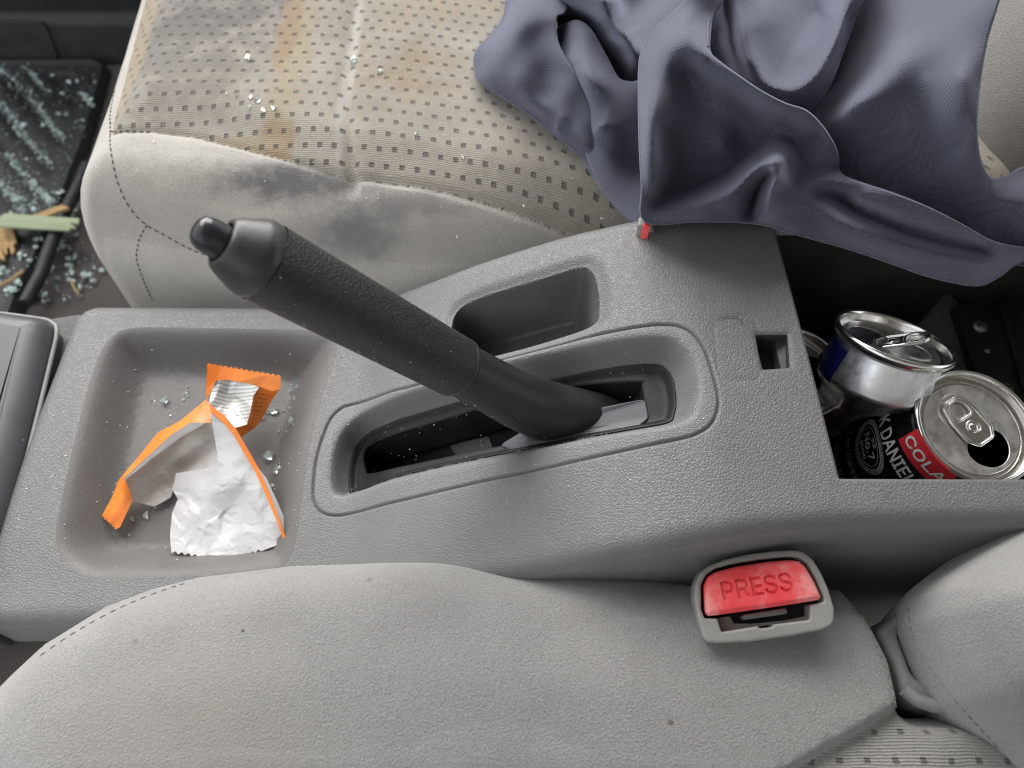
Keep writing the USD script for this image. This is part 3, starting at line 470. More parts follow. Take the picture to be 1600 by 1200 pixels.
obj('backrest', weld(cat((bv, bf), strip(bv[bring], [(0, 0), (-.002, -.015), (-.008, -.05)]))), 'velour_near', NS, smooth=True)
obj('backrest_stitching', stitches((bv, bf), [(1420, 950), (1426, 992), (1457, 1047), (1488, 1089), (1530, 1136), (1560, 1168)], step=.0036, ln=.0022, r=.00035), 'thread_grey', NS, smooth=60, kind='stuff')
# grey moulded recliner trim between cushion and backrest
rt = rounded(Polygon(pxy([(1372, 985), (1400, 960), (1440, 945), (1480, 960), (1530, 1110), (1480, 1112), (1440, 1104), (1412, 1085), (1400, 1040)], P, .044)[:, :2]), .003)
sl2 = rounded(Polygon(pxy([(1404, 990), (1412, 985), (1440, 1030), (1452, 1062), (1440, 1066), (1426, 1050)], P, .044)[:, :2]), .0015)
v, f = slab(rt.difference(sl2), -.01, .044, .003, ds=.002); RT = obj('recliner_trim', (v, f), 'trim_plastic', NS, smooth=40, label='grey moulded plastic trim with a dark slot')
v, f = sheet(sl2.buffer(.001), lambda x, y: 0 * x + .035, .004)[0]; obj('trim_slot', (v, f), 'carpet_grey', RT)
v, f = tube(pxy([(1412, 1078), (1430, 1092), (1455, 1102), (1500, 1106)], P, .046), .0026, 10); obj('trim_rim', (v, f), 'trim_plastic', RT, smooth=60)
# ---------------------------------------------------------------- floor, sill, front trim
ZF = -.20
v, f = sheet(sbox(-1.0, -.35, .6, 1.0), lambda x, y: ZF - .006 + .006 * (meshkit.fbm(np.column_stack([x * 9, y * 9, 0 * x]), 3, 8) - .5), .02)[0]
obj('floor', (v, f), 'carpet_floor', smooth=True, label='brown grey car floor carpet strewn with broken glass', category='floor', kind='structure')
ma, mb = P(0, 162, ZF), P(74, 253, ZF); md = (mb - ma)[:2]; md /= np.linalg.norm(md); mn = np.array([-md[1], md[0]])
def moff(px, py): return (P(px, py, ZF)[..., :2] - ma[:2]) @ mn
offsets = [float(moff(*q)) for q in ((55, 170), (37, 212), (50, 288), (17, 312), (92, 128), (128, 144))]
matp = rounded(Polygon(np.vstack([pxy([(150, 99), (172, 108), (162, 150), (138, 230), (118, 285), (92, 350), (60, 420), (36, 472), (20, 520)], P, ZF)[:, :2], [(-.75, .25), (-.95, .3), (-.95, .755)]])), .012)
def Hm(x, y):
    d = (x - ma[0]) * mn[0] + (y - ma[1]) * mn[1]; i = inset(matp, x, y); ph = np.min(np.abs(d[:, None] - np.array(offsets)[None]), 1)
    z = ZF + .006 * sstep(i / .004) + .003 * sstep((.012 - i) / .006) * (i > 0); z = z - .0035 * np.exp(-(ph / .007) ** 2) * sstep((i - .02) / .01)
    return z + .0008 * np.sin(d * 700) * sstep((i - .02) / .01)
(v, f), r, _ = sheet(matp, Hm, .005, [(matp.buffer(-d).boundary, .005) for d in (.002, .004, .006, .009, .013)], [], .005)
FM = thing('floor_mat', 'black grooved rubber floor mat in the far footwell', 'floor mat', (-.6, .5, ZF)); obj('mat_sheet', weld(cat((v, f), strip(v[r], [(0, 0), (.0004, -.006)]))), 'mat_rubber', FM, smooth=50)
bar = pxy([(136, 258), (118, 300), (98, 338), (80, 382), (64, 428), (40, 474)], P, ZF + .013); obj('mat_rim', tube(bar, .006, 12), 'floor_plastic', FM, smooth=60, label='raised black rim along the mat edge')
v, f = slab(rounded(sbox(-1.0, .763, .0, .85), .01), ZF - .02, -.145, .012, ds=.006); DS = thing('door_sill', 'black plastic door sill beyond the far footwell', 'door sill', (-.4, .8, ZF)); obj('sill_cover', (v, f), 'floor_plastic', DS, smooth=40)
v, f = slab(rounded(Polygon(pxy([(-40, 34), (70, 36), (92, 92), (-40, 92)], PN, np.array([0, .761, 0]), np.array([0, -1., 0]))[:, [0, 2]]), .004), 0, .003, .001, ds=.004)
obj('scuff_plate', (np.column_stack([v[:, 0], .764 - v[:, 2], v[:, 1]]), f[:, ::-1]), 'mat_rubber', DS, smooth=40)
v, f = slab(rounded(sbox(-1.0, .875, .0, .93), .01), -.25, .25, .012, ds=.01); obj('far_door', (v, f), 'floor_plastic', smooth=40, label='black lower door panel in deep shade beyond the sill', category='door')
tc = rounded(Polygon([(-.75, -.12), (-.20, -.12), (-.20, .268), (-.26, .272), (-.75, .285)]), .02)
v, f = slab(tc, -.16, -.03, .018, n=5, ds=.006); obj('tunnel_carpet', (v, f), 'carpet_grey', smooth=50, label='grey felt carpet showing between the front trim and the tray', category='carpet', kind='structure')
fp = rounded(Polygon(pxy([(-200, 476), (0, 487), (72, 497), (86, 507), (85, 524), (60, 628), (25, 768), (-4, 872), (-40, 1000), (-200, 1010)], P, .0)[:, :2]), .003)
FT = thing('front_trim', 'dark slate plastic trim panel in front of the console tray', 'trim panel', (-.35, .15, -.03))
v, f = slab(fp.buffer(-.0015), -.04, .010, .012, n=6, ds=.003); obj('trim_panel', (v, f), 'front_plastic', FT, smooth=60)
e = resample(fp.exterior, .003); obj('trim_lip', tube(np.column_stack([np.vstack([e, e[:1]]), np.full(len(e) + 1, -.002)]), .0013, 6, cap=False), 'trim_plastic', FT, smooth=60)
fl = Polygon(pxy([(60, 500), (132, 488), (95, 640), (-30, 1010), (-120, 1010)], P, -.012)[:, :2])
v, f = slab(rounded(fl, .003), -.05, -.012, .002, ds=.004); obj('front_flange', (v, f), 'flange_plastic', CON, smooth=40)

# ---------------------------------------------------------------- drink cans standing in the box
def ring_lid(R, H):
    return [(R - .0008, H - .0042), (R, H - .0026), (R + .0002, H - .0012), (R - .0004, H - .0002), (R - .0013, H), (R - .0021, H - .0006), (R - .0024, H - .0020), (R - .0029, H - .0052), (R - .0036, H - .0066), (R - .0048, H - .0068), (R - .0056, H - .0058), (R - .0059, H - .0044)]
def lid_parts(T, R, H, ang, body, tilt=0., mats=('can_metal', 'can_lid')):
    """rim, pierced panel, tab with rivet. ang: direction from the centre to the opening"""
    Rz = np.eye(4); c, s = math.cos(ang), math.sin(ang); Rz[:2, :2] = [[c, -s], [s, c]]
    obj('rim', xf(lathe(ring_lid(R, H), 96), T), mats[0], body, smooth=70)
    t = np.linspace(0, 2 * np.pi, 60)[:-1]; op = rounded(Polygon(np.column_stack([.0112 + .0082 * np.cos(t) - .0012 * np.sin(t) ** 2, .0102 * np.sin(t)])), .001).intersection(Point(0, 0).buffer(R - .0078))
    pan = Point(0, 0).buffer(R - .0058, quad_segs=24).difference(op); v, f = slab(pan, H - .0050, H - .0044, .0002, n=1, ds=.0008, bottom=True)
    ps = obj('panel', xf(xf((v, f), Rz), T), mats[1], body, smooth=30)
    pr = np.array([(.0112 + .0094 * math.cos(a), .0112 * math.sin(a)) for a in np.linspace(.55, 2 * np.pi - .55, 40)]); pr = pr[np.hypot(*pr.T) < R - .0068]
    pr = np.vstack([(-.013, -.0088), *[(-.0135 + .0092 * math.cos(a), .0088 * math.sin(a)) for a in np.linspace(-np.pi / 2, -3 * np.pi / 2, 16)], (-.013, .0088)]) * [.9, 1] + [.003, 0]
    pr = pr[np.hypot(*pr.T) < R - .0066]
    obj('bead', xf(xf(tube(np.column_stack([pr, np.full(len(pr), H - .0043)]), .0004, 6), Rz), T), mats[1], ps, smooth=60)
    tb = rounded(Polygon([(.0085, -.0045), (.0085, .0045), (.004, .0078), (-.006, .0078), (-.0135, .0062), (-.0155, .003), (-.0155, -.003), (-.0135, -.0062), (-.006, -.0078), (.004, -.0078)]), .0022)
    fh = rounded(Polygon([(-.0058, -.0048), (-.0058, .0048), (-.0110, .0046), (-.0132, .002), (-.0132, -.002), (-.0110, -.0046)]), .002)
    Tt = np.eye(4); Tt[:3, 3] = (0, 0, H - .0036); ca, sa = math.cos(tilt), math.sin(tilt); Rt = np.eye(4); Rt[0, 0], Rt[0, 2], Rt[2, 0], Rt[2, 2] = ca, sa, -sa, ca; Tt = Tt @ Rt
    TT = T @ Rz @ Tt; tab = obj('tab', xf(slab(tb.difference(fh), 0, .0006, .0003, n=2, ds=.0006, bottom=True), TT), mats[0], body, smooth=40)
    for poly, rr in ((tb.buffer(-.0007), .0008), (fh.buffer(.0006), .0007)):
        q = resample(poly.exterior, .0007); obj('tab_bead', xf(tube(np.column_stack([np.vstack([q, q[:2]]), np.full(len(q) + 2, .0006)]), rr, 7, cap=False), TT), mats[0], tab, smooth=70)
    sw = [(.0012 * 0 + .0031 * math.cos(a), .0031 * math.sin(a), .0007) for a in np.linspace(.4, 5.3, 24)]; obj('tab_bead', xf(tube(sw, .0004, 6), TT), mats[0], tab, smooth=60)
    obj('rivet', xf(lathe([(.0026, 0.), (.0026, .0006), (.0018, .0013), (.0008, .0015), (0, .0015)], 24), TT), mats[0], tab, smooth=60)
def cyl_hit(px, py, T, R):
    d = T[:3, :3].T @ ray(px, py); o = T[:3, :3].T @ (CAM - T[:3, 3]); a = d[:2] @ d[:2]; b = o[:2] @ d[:2]; t = (-b - math.sqrt(max(0, b * b - a * (o[:2] @ o[:2] - R * R)))) / a; q = o + d * t
    return math.atan2(q[1], q[0]), q[2]
def wrap(mesh, T, R, phi0, h0, arch=0., lift=.00015):
    t = trimesh.Trimesh(*mesh, process=False) if isinstance(mesh, tuple) else mesh
    v, f = trimesh.remesh.subdivide_to_size(t.vertices, t.faces, .0025, max_iter=12); a = phi0 + v[:, 0] / R; r = R + lift + v[:, 2]
    return xf((np.column_stack([r * np.cos(a), r * np.sin(a), h0 + v[:, 1] - arch * v[:, 0] ** 2]), f), T)
def ctext(s, h, depth=.00008, bold=True):
    t = meshkit.text_mesh(s, h, depth, bold); t.apply_translation([-t.bounds.mean(0)[0], 0, 0]); return t
JC = P(1528, 664, .064); JH = .115; JN = np.array([.05, -.12, .99]); JN /= np.linalg.norm(JN); JT = frame(JC - JN * JH, [1, 0, 0], JN); JR = .0332; RL = .0272
JB = thing('cola_can', 'black whiskey and cola can with white lettering and a red flash, opened', 'drink can', JC - JN * JH)
obj('body', xf(lathe([(0, .004), (.022, .002), (.025, 0), (.028, .004), (JR, .014), (JR, JH - .0225), (JR - .0006, JH - .019), (JR - .0022, JH - .0145), (JR - .004, JH - .0095), (JR - .0056, JH - .0055), (RL - .0008, JH - .0042)], 96), JT), 'can_black', JB, smooth=70)
oa = JT[:3, :3].T @ (PN(1580, 722, JC, JN) - JC); lid_parts(JT, RL, JH, math.atan2(oa[1], oa[0]), JB)
pd, hd = cyl_hit(1392, 690, JT, JR); pl, hl = cyl_hit(1356, 698, JT, JR); pw, hw = cyl_hit(1330, 722, JT, JR); pw2, hw2 = cyl_hit(1311, 736, JT, JR)
jd = ctext("JACK DANIEL'S", .0088); jd.apply_scale([.6, 1, 1]); pd, hd = cyl_hit(1389, 690, JT, JR)
obj('lettering', wrap(jd, JT, JR, pd, hd - .0044, 6.), 'print_white', JB, smooth=False, label='white arched name lettering')
t = np.linspace(0, 2 * np.pi, 64); lg = []
for a, b, w in ((.0118, .0098, .0005), (.0098, .0080, .0003)):
    o = Polygon(np.column_stack([a * np.cos(t), b * np.sin(t)])); lg.append(slab(o.difference(o.buffer(-w)), 0, .00008, ds=.0008))
for k in range(40):
    a = k / 40 * 2 * np.pi; q = Point(.0130 * math.cos(a), .0109 * math.sin(a)).buffer(.0009); lg.append(slab(q.difference(q.buffer(-.0003)), 0, .00008, ds=.0004))
for s, h, x, y in (('No.7', .0046, 0, -.0015), ('OLD', .0018, 0, .0046), ('BRAND', .0020, 0, -.0056)):
    q = ctext(s, h); q.apply_translation([x, y, 0]); lg.append(tm(q))
obj('emblem', wrap(cat(*lg), JT, JR, pl, hl, 0.), 'print_grey', JB, smooth=False, label='oval emblem with fine scroll border')
obj('lettering', wrap(ctext('Tennessee', .0050, bold=False), JT, JR, pw, hw - .003), 'print_grey', JB, smooth=False)
obj('lettering', wrap(ctext('WHISKEY', .0055, bold=False), JT, JR, pw2, hw2 - .003), 'print_grey', JB, smooth=False)
pr_, hr_ = cyl_hit(1448, 716, JT, JR); q = sbox(-.0125, -.0075, .0125, .0075)
v, f = slab(q, 0, .0001, ds=.0012); nk = lambda m: m
obj('red_flash', wrap((v, f), JT, JR, pr_, hr_ - .0025), 'print_red', JB, smooth=False, label='red label reading COLA'); obj('lettering', wrap(ctext('COLA', .0062), JT, JR, pr_, hr_ - .0056, lift=.0004), 'print_white', JB, smooth=False)
# crushed silver can leaning on it
SC = P(1400, 524, .072); SN = np.array([.17, .47, .866]); SH = .118; ST = frame(SC - SN / np.linalg.norm(SN) * SH, [1, -.1, 0], SN); SR = .0266
SB = thing('silver_can', 'crushed silver and blue drink can tilted behind the black can', 'drink can', SC - SN * SH)
pf = [(0, .004), (.02, .002), (.023, .0)] + [(SR - .004 * max(0, 1 - z / .01), z) for z in np.linspace(.006, SH - .022, 70)] + [(SR - .001, SH - .017), (SR - .0025, SH - .0095), (SR - .0028, SH - .006), (RL - .0008, SH - .0042)]
v, f = lathe(pf, 220); zz = np.clip((SH - .024 - v[:, 2]) / .07, 0, 1); an = np.arctan2(v[:, 1], v[:, 0])
cr = .0022 * np.abs(np.sin(an * 2.5 + v[:, 2] * 60)) + .0018 * np.abs(np.sin(an * 1.5 - v[:, 2] * 95 + 1)) ; rr = 1 - (zz ** .7) * .32 - sstep(zz * 2.5) * cr / SR * 2.2
v[:, 0] *= rr; v[:, 1] *= rr * (1 - .35 * sstep(zz * 1.3)); v[:, 0] *= 1 - .22 * sstep(zz * 5); v[:, 0] -= .010 * zz; v[:, 1] += .034 * zz
c = v[f].mean(1); fa = np.arctan2(c[:, 1], c[:, 0]); bl = (np.abs((fa - math.radians(180) + np.pi) % (2 * np.pi) - np.pi) < .40) & (c[:, 2] < SH - .008) & (c[:, 2] > SH - .026)
v = xf((v, f), ST)[0]; JI = np.linalg.inv(JT); w = v @ JI[:3, :3].T + JI[:3, 3]; rd = np.hypot(w[:, 0], w[:, 1]); ps_ = np.where((rd < JR + .0006) & (w[:, 2] < JH - .002), (JR + .0006 - .006 * np.clip((w[:, 2] - JH + .022) / .02, 0, 1)) / np.maximum(rd, 1e-6), 1.); ps_ = np.maximum(ps_, 1.); w[:, :2] *= ps_[:, None]; v = w @ JT[:3, :3].T + JT[:3, 3]   # pressed against its neighbour
obj('body', (v, f[~bl]), 'can_silver', SB, smooth=60, label='dented mirror bright silver body'); obj('blue_panel', (v, f[bl]), 'can_blue', SB, smooth=60)
lid_parts(ST, RL, SH, math.radians(155), SB, tilt=.55)
# third can under the console edge
TC = P(1240, 578, .040); TH = .11; TT = np.eye(4); TT[:3, 3] = TC - [0, 0, TH]
TB = thing('bronze_can', 'opened bronze and silver can half hidden under the console edge', 'drink can', TC - [0, 0, TH])
obj('body', xf(lathe([(0, .004), (.022, .002), (.025, 0), (.031, .01), (.031, TH - .018), (.029, TH - .009), (RL - .0008, TH - .0042)], 80), TT), 'can_bronze', TB, smooth=70)
lid_parts(TT, RL, TH, math.radians(10), TB)

# ---------------------------------------------------------------- seat belt buckles
BC = P(1195, 935, .066); BN = np.array([-.12, -.2, .97]); BN /= np.linalg.norm(BN); BT = frame(BC, [1, 0, 0], BN); BI = np.linalg.inv(BT)
def bl(pts):                                                       # from the close view (scale 5.714, origin 1060, 840) to the plane of the buckle's face
    p = np.array(pts, float); q = PN(1060 + p[:, 0] / 5.714, 840 + p[:, 1] / 5.714, BC, BN); return (q @ BI[:3, :3].T + BI[:3, 3])[:, :2]
BU = thing('seat_belt_buckle', 'grey seat belt buckle with a worn red PRESS button beside the console', 'buckle', BC - [0, 0, .04])
hs = rounded(Polygon(bl([(150, 420), (190, 320), (270, 250), (420, 195), (640, 145), (860, 118), (1030, 110), (1120, 128), (1200, 190), (1280, 320), (1345, 470), (1395, 640), (1395, 740), (1360, 790), (1280, 825), (1000, 880), (640, 930), (350, 945), (260, 935), (225, 890), (180, 740), (145, 560)])), .002)
cav = rounded(Polygon(bl([(205, 420), (250, 330), (330, 275), (500, 230), (760, 190), (980, 170), (1080, 178), (1150, 230), (1230, 370), (1305, 545), (1300, 575), (1180, 600), (1180, 735), (850, 775), (840, 800), (725, 812), (715, 790), (385, 845), (350, 720), (235, 722), (205, 640)])), .0006)
v, f = slab(hs.difference(cav), -.014, 0, .0009, n=3, ds=.0007); obj('housing', xf((v, f), BT), 'buckle_plastic', BU, smooth=45)
(v, f) = slab(hs.buffer(-.0012), -.055, -.0139, 0, ds=.002); v[:, :2] *= (1 + np.clip(v[:, 2:] + .014, -.1, 0) * 5); v[:, 1] += np.clip(-v[:, 2] - .014, 0, 1) * .15; obj('stalk', xf((v, f), BT), 'buckle_plastic', BU, smooth=40)
v, f = slab(cav.buffer(.0004), -.0139, -.0095, 0, ds=.002); obj('well', xf((v, f), BT), 'black_plastic', BU, smooth=30)
btn = rounded(Polygon(bl([(215, 430), (250, 345), (320, 298), (500, 250), (760, 208), (980, 188), (1080, 198), (1140, 250), (1220, 390), (1290, 540), (1260, 568), (1000, 610), (600, 665), (300, 712), (250, 712), (228, 660)])), .0012).buffer(-.0005)
v, f = slab(btn, -.008, 0, .0022, n=5, ds=.0008); sp_ = np.array([[c.x, c.y] for c in [Point(*btn.centroid.coords[0])]])[0]
def dome(v): return .0022 - 5.0 * ((v[:, 1] - sp_[1]) ** 2) - .9 * (v[:, 0] - sp_[0]) ** 2
bm = trimesh.Trimesh(*slab(btn, -.008, 0, .0022, n=5, ds=.0010, bottom=True), process=True)
man = manifold3d.Manifold.hull_points(np.float64(bm.vertices))
tx = ctext('PRESS', .0066, .01); q0 = bl([(420, 540), (990, 460)]); tdir = q0[1] - q0[0]; ta = math.atan2(tdir[1], tdir[0]); tx.apply_transform(trimesh.transformations.rotation_matrix(ta, [0, 0, 1])); ctr = bl([(708, 500)])[0] - [0, .0005]; tx.apply_translation([ctr[0], ctr[1], -.0009])
sc = np.linalg.norm(tdir) / np.ptp(ctext('PRESS', .0060).vertices[:, 0]); d1 = np.array([math.cos(ta), math.sin(ta)]); man2 = man
for t_ in trimesh.Trimesh(tx.vertices, tx.faces, process=True).split(only_watertight=False):
    tv = t_.vertices.copy(); tv[:, :2] -= ctr; tv[:, :2] += np.outer((tv[:, :2] @ d1) * (sc - 1), d1) + ctr
    tman = manifold3d.Manifold(manifold3d.Mesh(np.float32(tv), np.uint32(t_.faces)))
    if tman.is_empty(): print('letter not solid', tman.status())
    man2 = man2 - tman
mm = man2.refine_to_length(.0012).to_mesh(); bv, bf = np.array(mm.vert_properties[:, :3], float), mm.tri_verts
bv[:, 2] += dome(bv) * (bv[:, 2] > -.004); RB = obj('press_button', xf((bv, bf), BT), 'red_button', BU, smooth=35, label='red button with sunk letters PRESS')
sq = rounded(Polygon(bl([(580, 690), (980, 625), (1000, 680), (590, 738)])), .0004); obj('latch_plate', xf(slab(sq, -.009, -.0035, .0004, ds=.001), BT), 'screw_metal', BU, smooth=30)
sq = Polygon(bl([(385, 845), (350, 725), (480, 700), (520, 770), (700, 770), (1020, 735), (1180, 700), (1180, 735)])); obj('slot_floor', xf(slab(sq, -.012, -.006, 0, ds=.001), BT), 'buckle_plastic', BU, smooth=30)
FB = thing('far_buckle', 'small sliver of a beige and red buckle between console and garment', 'buckle', P(1005, 350, .07))
q = rounded(Polygon(pxy([(997, 352), (998, 339), (1008, 336), (1016, 354)], P, .089)[:, :2]), .001); v, f = slab(q, .04, .089, .001, ds=.001); obj('housing', (v, f), 'buckle_plastic', FB, smooth=40)
q = rounded(Polygon(pxy([(1005, 352), (1006, 345), (1015, 348), (1018, 355)], P, .091)[:, :2]), .0006); v, f = slab(q, .05, .0910, .0008, ds=.001); obj('press_button', (v, f), 'red_button', FB, smooth=40)

# ---------------------------------------------------------------- unseen headlining, added to block light; bent down on the near side
def Hr(x, y): return .74 - .62 * sstep((-.14 - y) / .40) - .10 * sstep((y - .5) / .5)
v, f = sheet(sbox(-.30, -.56, 1.2, .66), Hr, .05)[0]; obj('roof_blocker', cat((v, f), (v + [0, 0, .02], f)), 'headliner', smooth=60, label='unseen pale car headlining, added and bent down on the near side to block light', category='roof_blocker', kind='structure')
# ---------------------------------------------------------------- the garment thrown over the far seat: overlapping layers, each relaxed like cloth between the heights along its folds
gs = 3.; gx0, gx1, gy0, gy1 = 720., 1710., -80., 470.; nx, ny = int((gx1 - gx0) / gs) + 1, int((gy1 - gy0) / gs) + 1
from scipy.ndimage import gaussian_filter, map_coordinates
idx = np.arange(nx * ny).reshape(ny, nx); n_ = nx * ny
def dd_(w, *ii):
    m_ = len(ii[0]); return sp.csr_matrix((np.repeat(w, m_), (np.tile(np.arange(m_), len(ii)), np.concatenate(ii))), (m_, n_))
Dx2, Dy2 = dd_([1., -2, 1], idx[:, :-2].ravel(), idx[:, 1:-1].ravel(), idx[:, 2:].ravel()), dd_([1., -2, 1], idx[:-2].ravel(), idx[1:-1].ravel(), idx[2:].ravel())
Gx, Gy = dd_([-1., 1], idx[:, :-1].ravel(), idx[:, 1:].ravel()), dd_([-1., 1], idx[:-1].ravel(), idx[1:].ravel()); Dq = dd_([1., -1, -1, 1], idx[:-1, :-1].ravel(), idx[:-1, 1:].ravel(), idx[1:, :-1].ravel(), idx[1:, 1:].ravel())
REG = .22 * (Dx2.T @ Dx2 + Dy2.T @ Dy2 + 2 * Dq.T @ Dq) + .006 * (Gx.T @ Gx + Gy.T @ Gy) + 1e-9 * sp.identity(n_)
def dens(c, step=2.5):
    c = np.array(c, float); d = np.r_[0, np.cumsum(np.hypot(*np.diff(c[:, :2], axis=0).T))]
    return np.column_stack([PchipInterpolator(d, c[:, j])(np.arange(0, d[-1], step)) for j in range(3)]) if len(c) > 1 else c
def relax(curves, seed, wr=.0010):
    rows, cols, vals, rhs, r = [], [], [], [], 0
    for c in curves:
        for X, Y, Z in dens(c):
            fx, fy = (X - gx0) / gs, (Y - gy0) / gs; i, j = int(fx), int(fy)
            if not (0 <= i < nx - 1 and 0 <= j < ny - 1): continue
            a, b = fx - i, fy - j
            for di, dj, ww in ((0, 0, (1 - a) * (1 - b)), (1, 0, a * (1 - b)), (0, 1, (1 - a) * b), (1, 1, a * b)): rows.append(r); cols.append((j + dj) * nx + i + di); vals.append(ww)
            rhs.append(Z + .009 * math.exp(-max(0, Z - .066) / .022)); r += 1
    C = sp.csr_matrix((vals, (rows, cols)), (r, n_)); Z = spl.spsolve((C.T @ C + REG).tocsc(), C.T @ np.array(rhs)).reshape(ny, nx); Z = gaussian_filter(Z, 1.); Z = Z + .3 * (Z - gaussian_filter(Z, 14))
    ug, vg = np.meshgrid(np.arange(nx) * gs, np.arange(ny) * gs); w = np.column_stack([ug.ravel() / 100, vg.ravel() / 70, 0 * ug.ravel() + seed]); return Z + wr * (meshkit.fbm(w, 2, seed).reshape(ny, nx) - .5)
GA = thing('garment', 'crumpled slate blue woven garment heaped over the far seat and console edge', 'garment', (.15, .36, .06))
def layer(outline, curves, seed, label, roll=((0, 0), (1.2, -.0003), (2.2, -.0012), (2.6, -.0028), (1.8, -.0055), (-1, -.008), (-6, -.010)), edge=None):
    e = np.array(outline, float); pl = closed([(a, -b) for a, b in e[:, :2]], 4); cs = list(curves) + ([[tuple(q) for q in e] + [tuple(e[0])]] if e.shape[1] == 3 else [])
    Z = relax(cs, seed); H = lambda x, y: map_coordinates(Z, [(-y - gy0) / gs, (x - gx0) / gs], order=3, mode='nearest')
    (v, f), r_, _ = sheet(pl, H, 3.6, [(pl.buffer(-d).boundary, 3.) for d in (1.5, 3.5)], [], 2.4)
    v_, f_ = cat((v, f), strip(v[r_], roll)); v_, f_ = weld((P(v_[:, 0], -v_[:, 1], v_[:, 2]), f_), 1e-7); o = obj('cloth_fold', (v_, f_), 'weave', GA, smooth=True, label=label); return H
# far left lobe
layer([(800, -70, .092), (790, 20, .074), (765, 57, .071), (744, 82, .069), (743, 112, .066), (757, 132, .066), (795, 156, .066), (832, 181, .066), (868, 211, .066), (905, 241, .066), (935, 286, .066), (962, 313, .066), (975, 320, .066), (962, 285, .068), (944, 250, .073), (932, 214, .079), (925, 185, .086), (914, 150, .092), (900, 122, .097), (882, 92, .101), (869, 62, .103), (868, 26, .106), (884, 12, .104), (880, -70, .11)],
 [[(757, 126, .068), (771, 100, .079), (781, 75, .087), (800, 30, .095), (815, 2, .099)], [(802, 108, .089), (807, 102, .092), (824, 78, .098), (846, 51, .103), (864, 28, .107)], [(812, 158, .072), (850, 188, .070)], [(807, 102, .092), (812, 125, .089), (830, 155, .082), (866, 190, .077), (895, 222, .073)], [(880, 120, .096), (878, 150, .091), (872, 175, .085), (873, 205, .079)], [(850, 112, .092), (852, 150, .084)], [(905, 160, .090), (900, 195, .083), (915, 230, .077)]],
 3, None)
# the second lobe, tucked behind the first
layer([(862, 90), (868, 52), (884, 38), (904, 34), (922, 47), (937, 72), (952, 100), (966, 124), (990, 130), (1030, 132), (1045, 345), (1000, 350), (975, 335), (945, 300), (925, 260), (905, 200), (890, 150), (870, 120)],
 [[(868, 60, .088), (884, 44, .097), (904, 38, .103), (920, 52, .105), (935, 78, .104), (950, 104, .104), (966, 124, .104), (990, 130, .104), (1030, 132, .100)], [(884, 90, .094), (898, 90, .103), (914, 122, .106), (935, 146, .104), (955, 152, .103)], [(862, 100, .085), (890, 120, .088), (908, 150, .087), (920, 190, .083), (928, 225, .078), (935, 270, .074)], [(945, 178, .098), (968, 188, .096), (1000, 196, .093)], [(1000, 222, .082), (975, 232, .079), (955, 258, .076), (950, 290, .073)], [(1000, 260, .072), (985, 300, .071), (1010, 340, .072)], [(935, 200, .094), (960, 212, .090)]],
 5, None)
# top band with the dark hollows
layer([(870, -70), (872, 30), (880, 70), (900, 110), (960, 150), (1060, 150), (1090, 60), (1100, -70)],
 [[(880, -5, .108), (915, 8, .113), (945, 24, .117), (970, 44, .117), (984, 66, .114), (990, 90, .108)], [(880, 30, .086), (915, 34, .082), (930, 50, .079), (945, 66, .079), (962, 88, .080), (975, 105, .082)], [(950, 62, .096), (962, 68, .099), (976, 84, .099), (984, 104, .093)], [(960, -30, .090), (975, 6, .080), (992, 22, .076), (1030, 10, .078), (1065, -20, .08)], [(1000, 35, .092), (1002, 60, .095), (1030, 60, .085), (1060, 40, .08)], [(900, 100, .076), (960, 140, .076), (1050, 140, .076)], [(900, -40, .116), (940, -20, .121), (960, 0, .115)]],
 7, None)
# hanging pouch at the top
layer([(1096, -70), (1100, 20), (1098, 90), (1130, 140), (1180, 168), (1230, 182), (1262, 172), (1284, 150), (1302, 118), (1316, 80), (1334, 26), (1350, -70)],
 [[(1112, 50, .118), (1124, 75, .113), (1140, 98, .112), (1150, 120, .110)], [(1110, -20, .132), (1122, 20, .127), (1132, 50, .122)], [(1148, 0, .138), (1156, 40, .139), (1162, 90, .134), (1190, 126, .131), (1236, 144, .133), (1270, 126, .137), (1298, 82, .141), (1318, 30, .146), (1328, -30, .15)], [(1238, 100, .119), (1242, 66, .112), (1256, 20, .105), (1268, -30, .103)], [(1190, 40, .131), (1200, 85, .124), (1215, 112, .122)], [(1278, 60, .121), (1290, 20, .112)], [(1150, 145, .114), (1200, 165, .116), (1240, 172, .122), (1270, 158, .126), (1296, 124, .131), (1312, 84, .135), (1332, 26, .140)]],
 9, None)
# broad panel running up to the backrest
layer([(1225, 268, .094), (1232, 200, .093), (1255, 130, .094), (1285, 70, .10), (1305, -70, .115), (1578, -70, .185), (1560, 0, .18), (1542, 60, .172), (1530, 130, .163), (1525, 200, .152), (1531, 250, .134), (1548, 280, .120), (1574, 276, .113), (1602, 262, .110), (1660, 266, .107), (1700, 330, .10), (1690, 420, .085), (1580, 410, .080), (1490, 376, .086), (1400, 330, .090), (1310, 292, .094)],
 [[(1284, 196, .102), (1300, 166, .103), (1318, 135, .106), (1335, 90, .113), (1348, 40, .122), (1354, -30, .13)], [(1296, 192, .110), (1330, 151, .130), (1376, 121, .143), (1412, 92, .150)], [(1450, 110, .152), (1450, 130, .150), (1440, 200, .134), (1433, 250, .119), (1430, 290, .108)], [(1500, 120, .165), (1506, 165, .159), (1508, 220, .144), (1514, 265, .127)], [(1340, 190, .128), (1357, 215, .120), (1350, 250, .109)], [(1305, 262, .098), (1350, 280, .099), (1395, 298, .099), (1440, 318, .097), (1480, 336, .095)], [(1487, 332, .097), (1525, 318, .107), (1570, 312, .112), (1640, 320, .108)], [(1500, 352, .091), (1550, 352, .096), (1620, 372, .092)]],
 11, None)
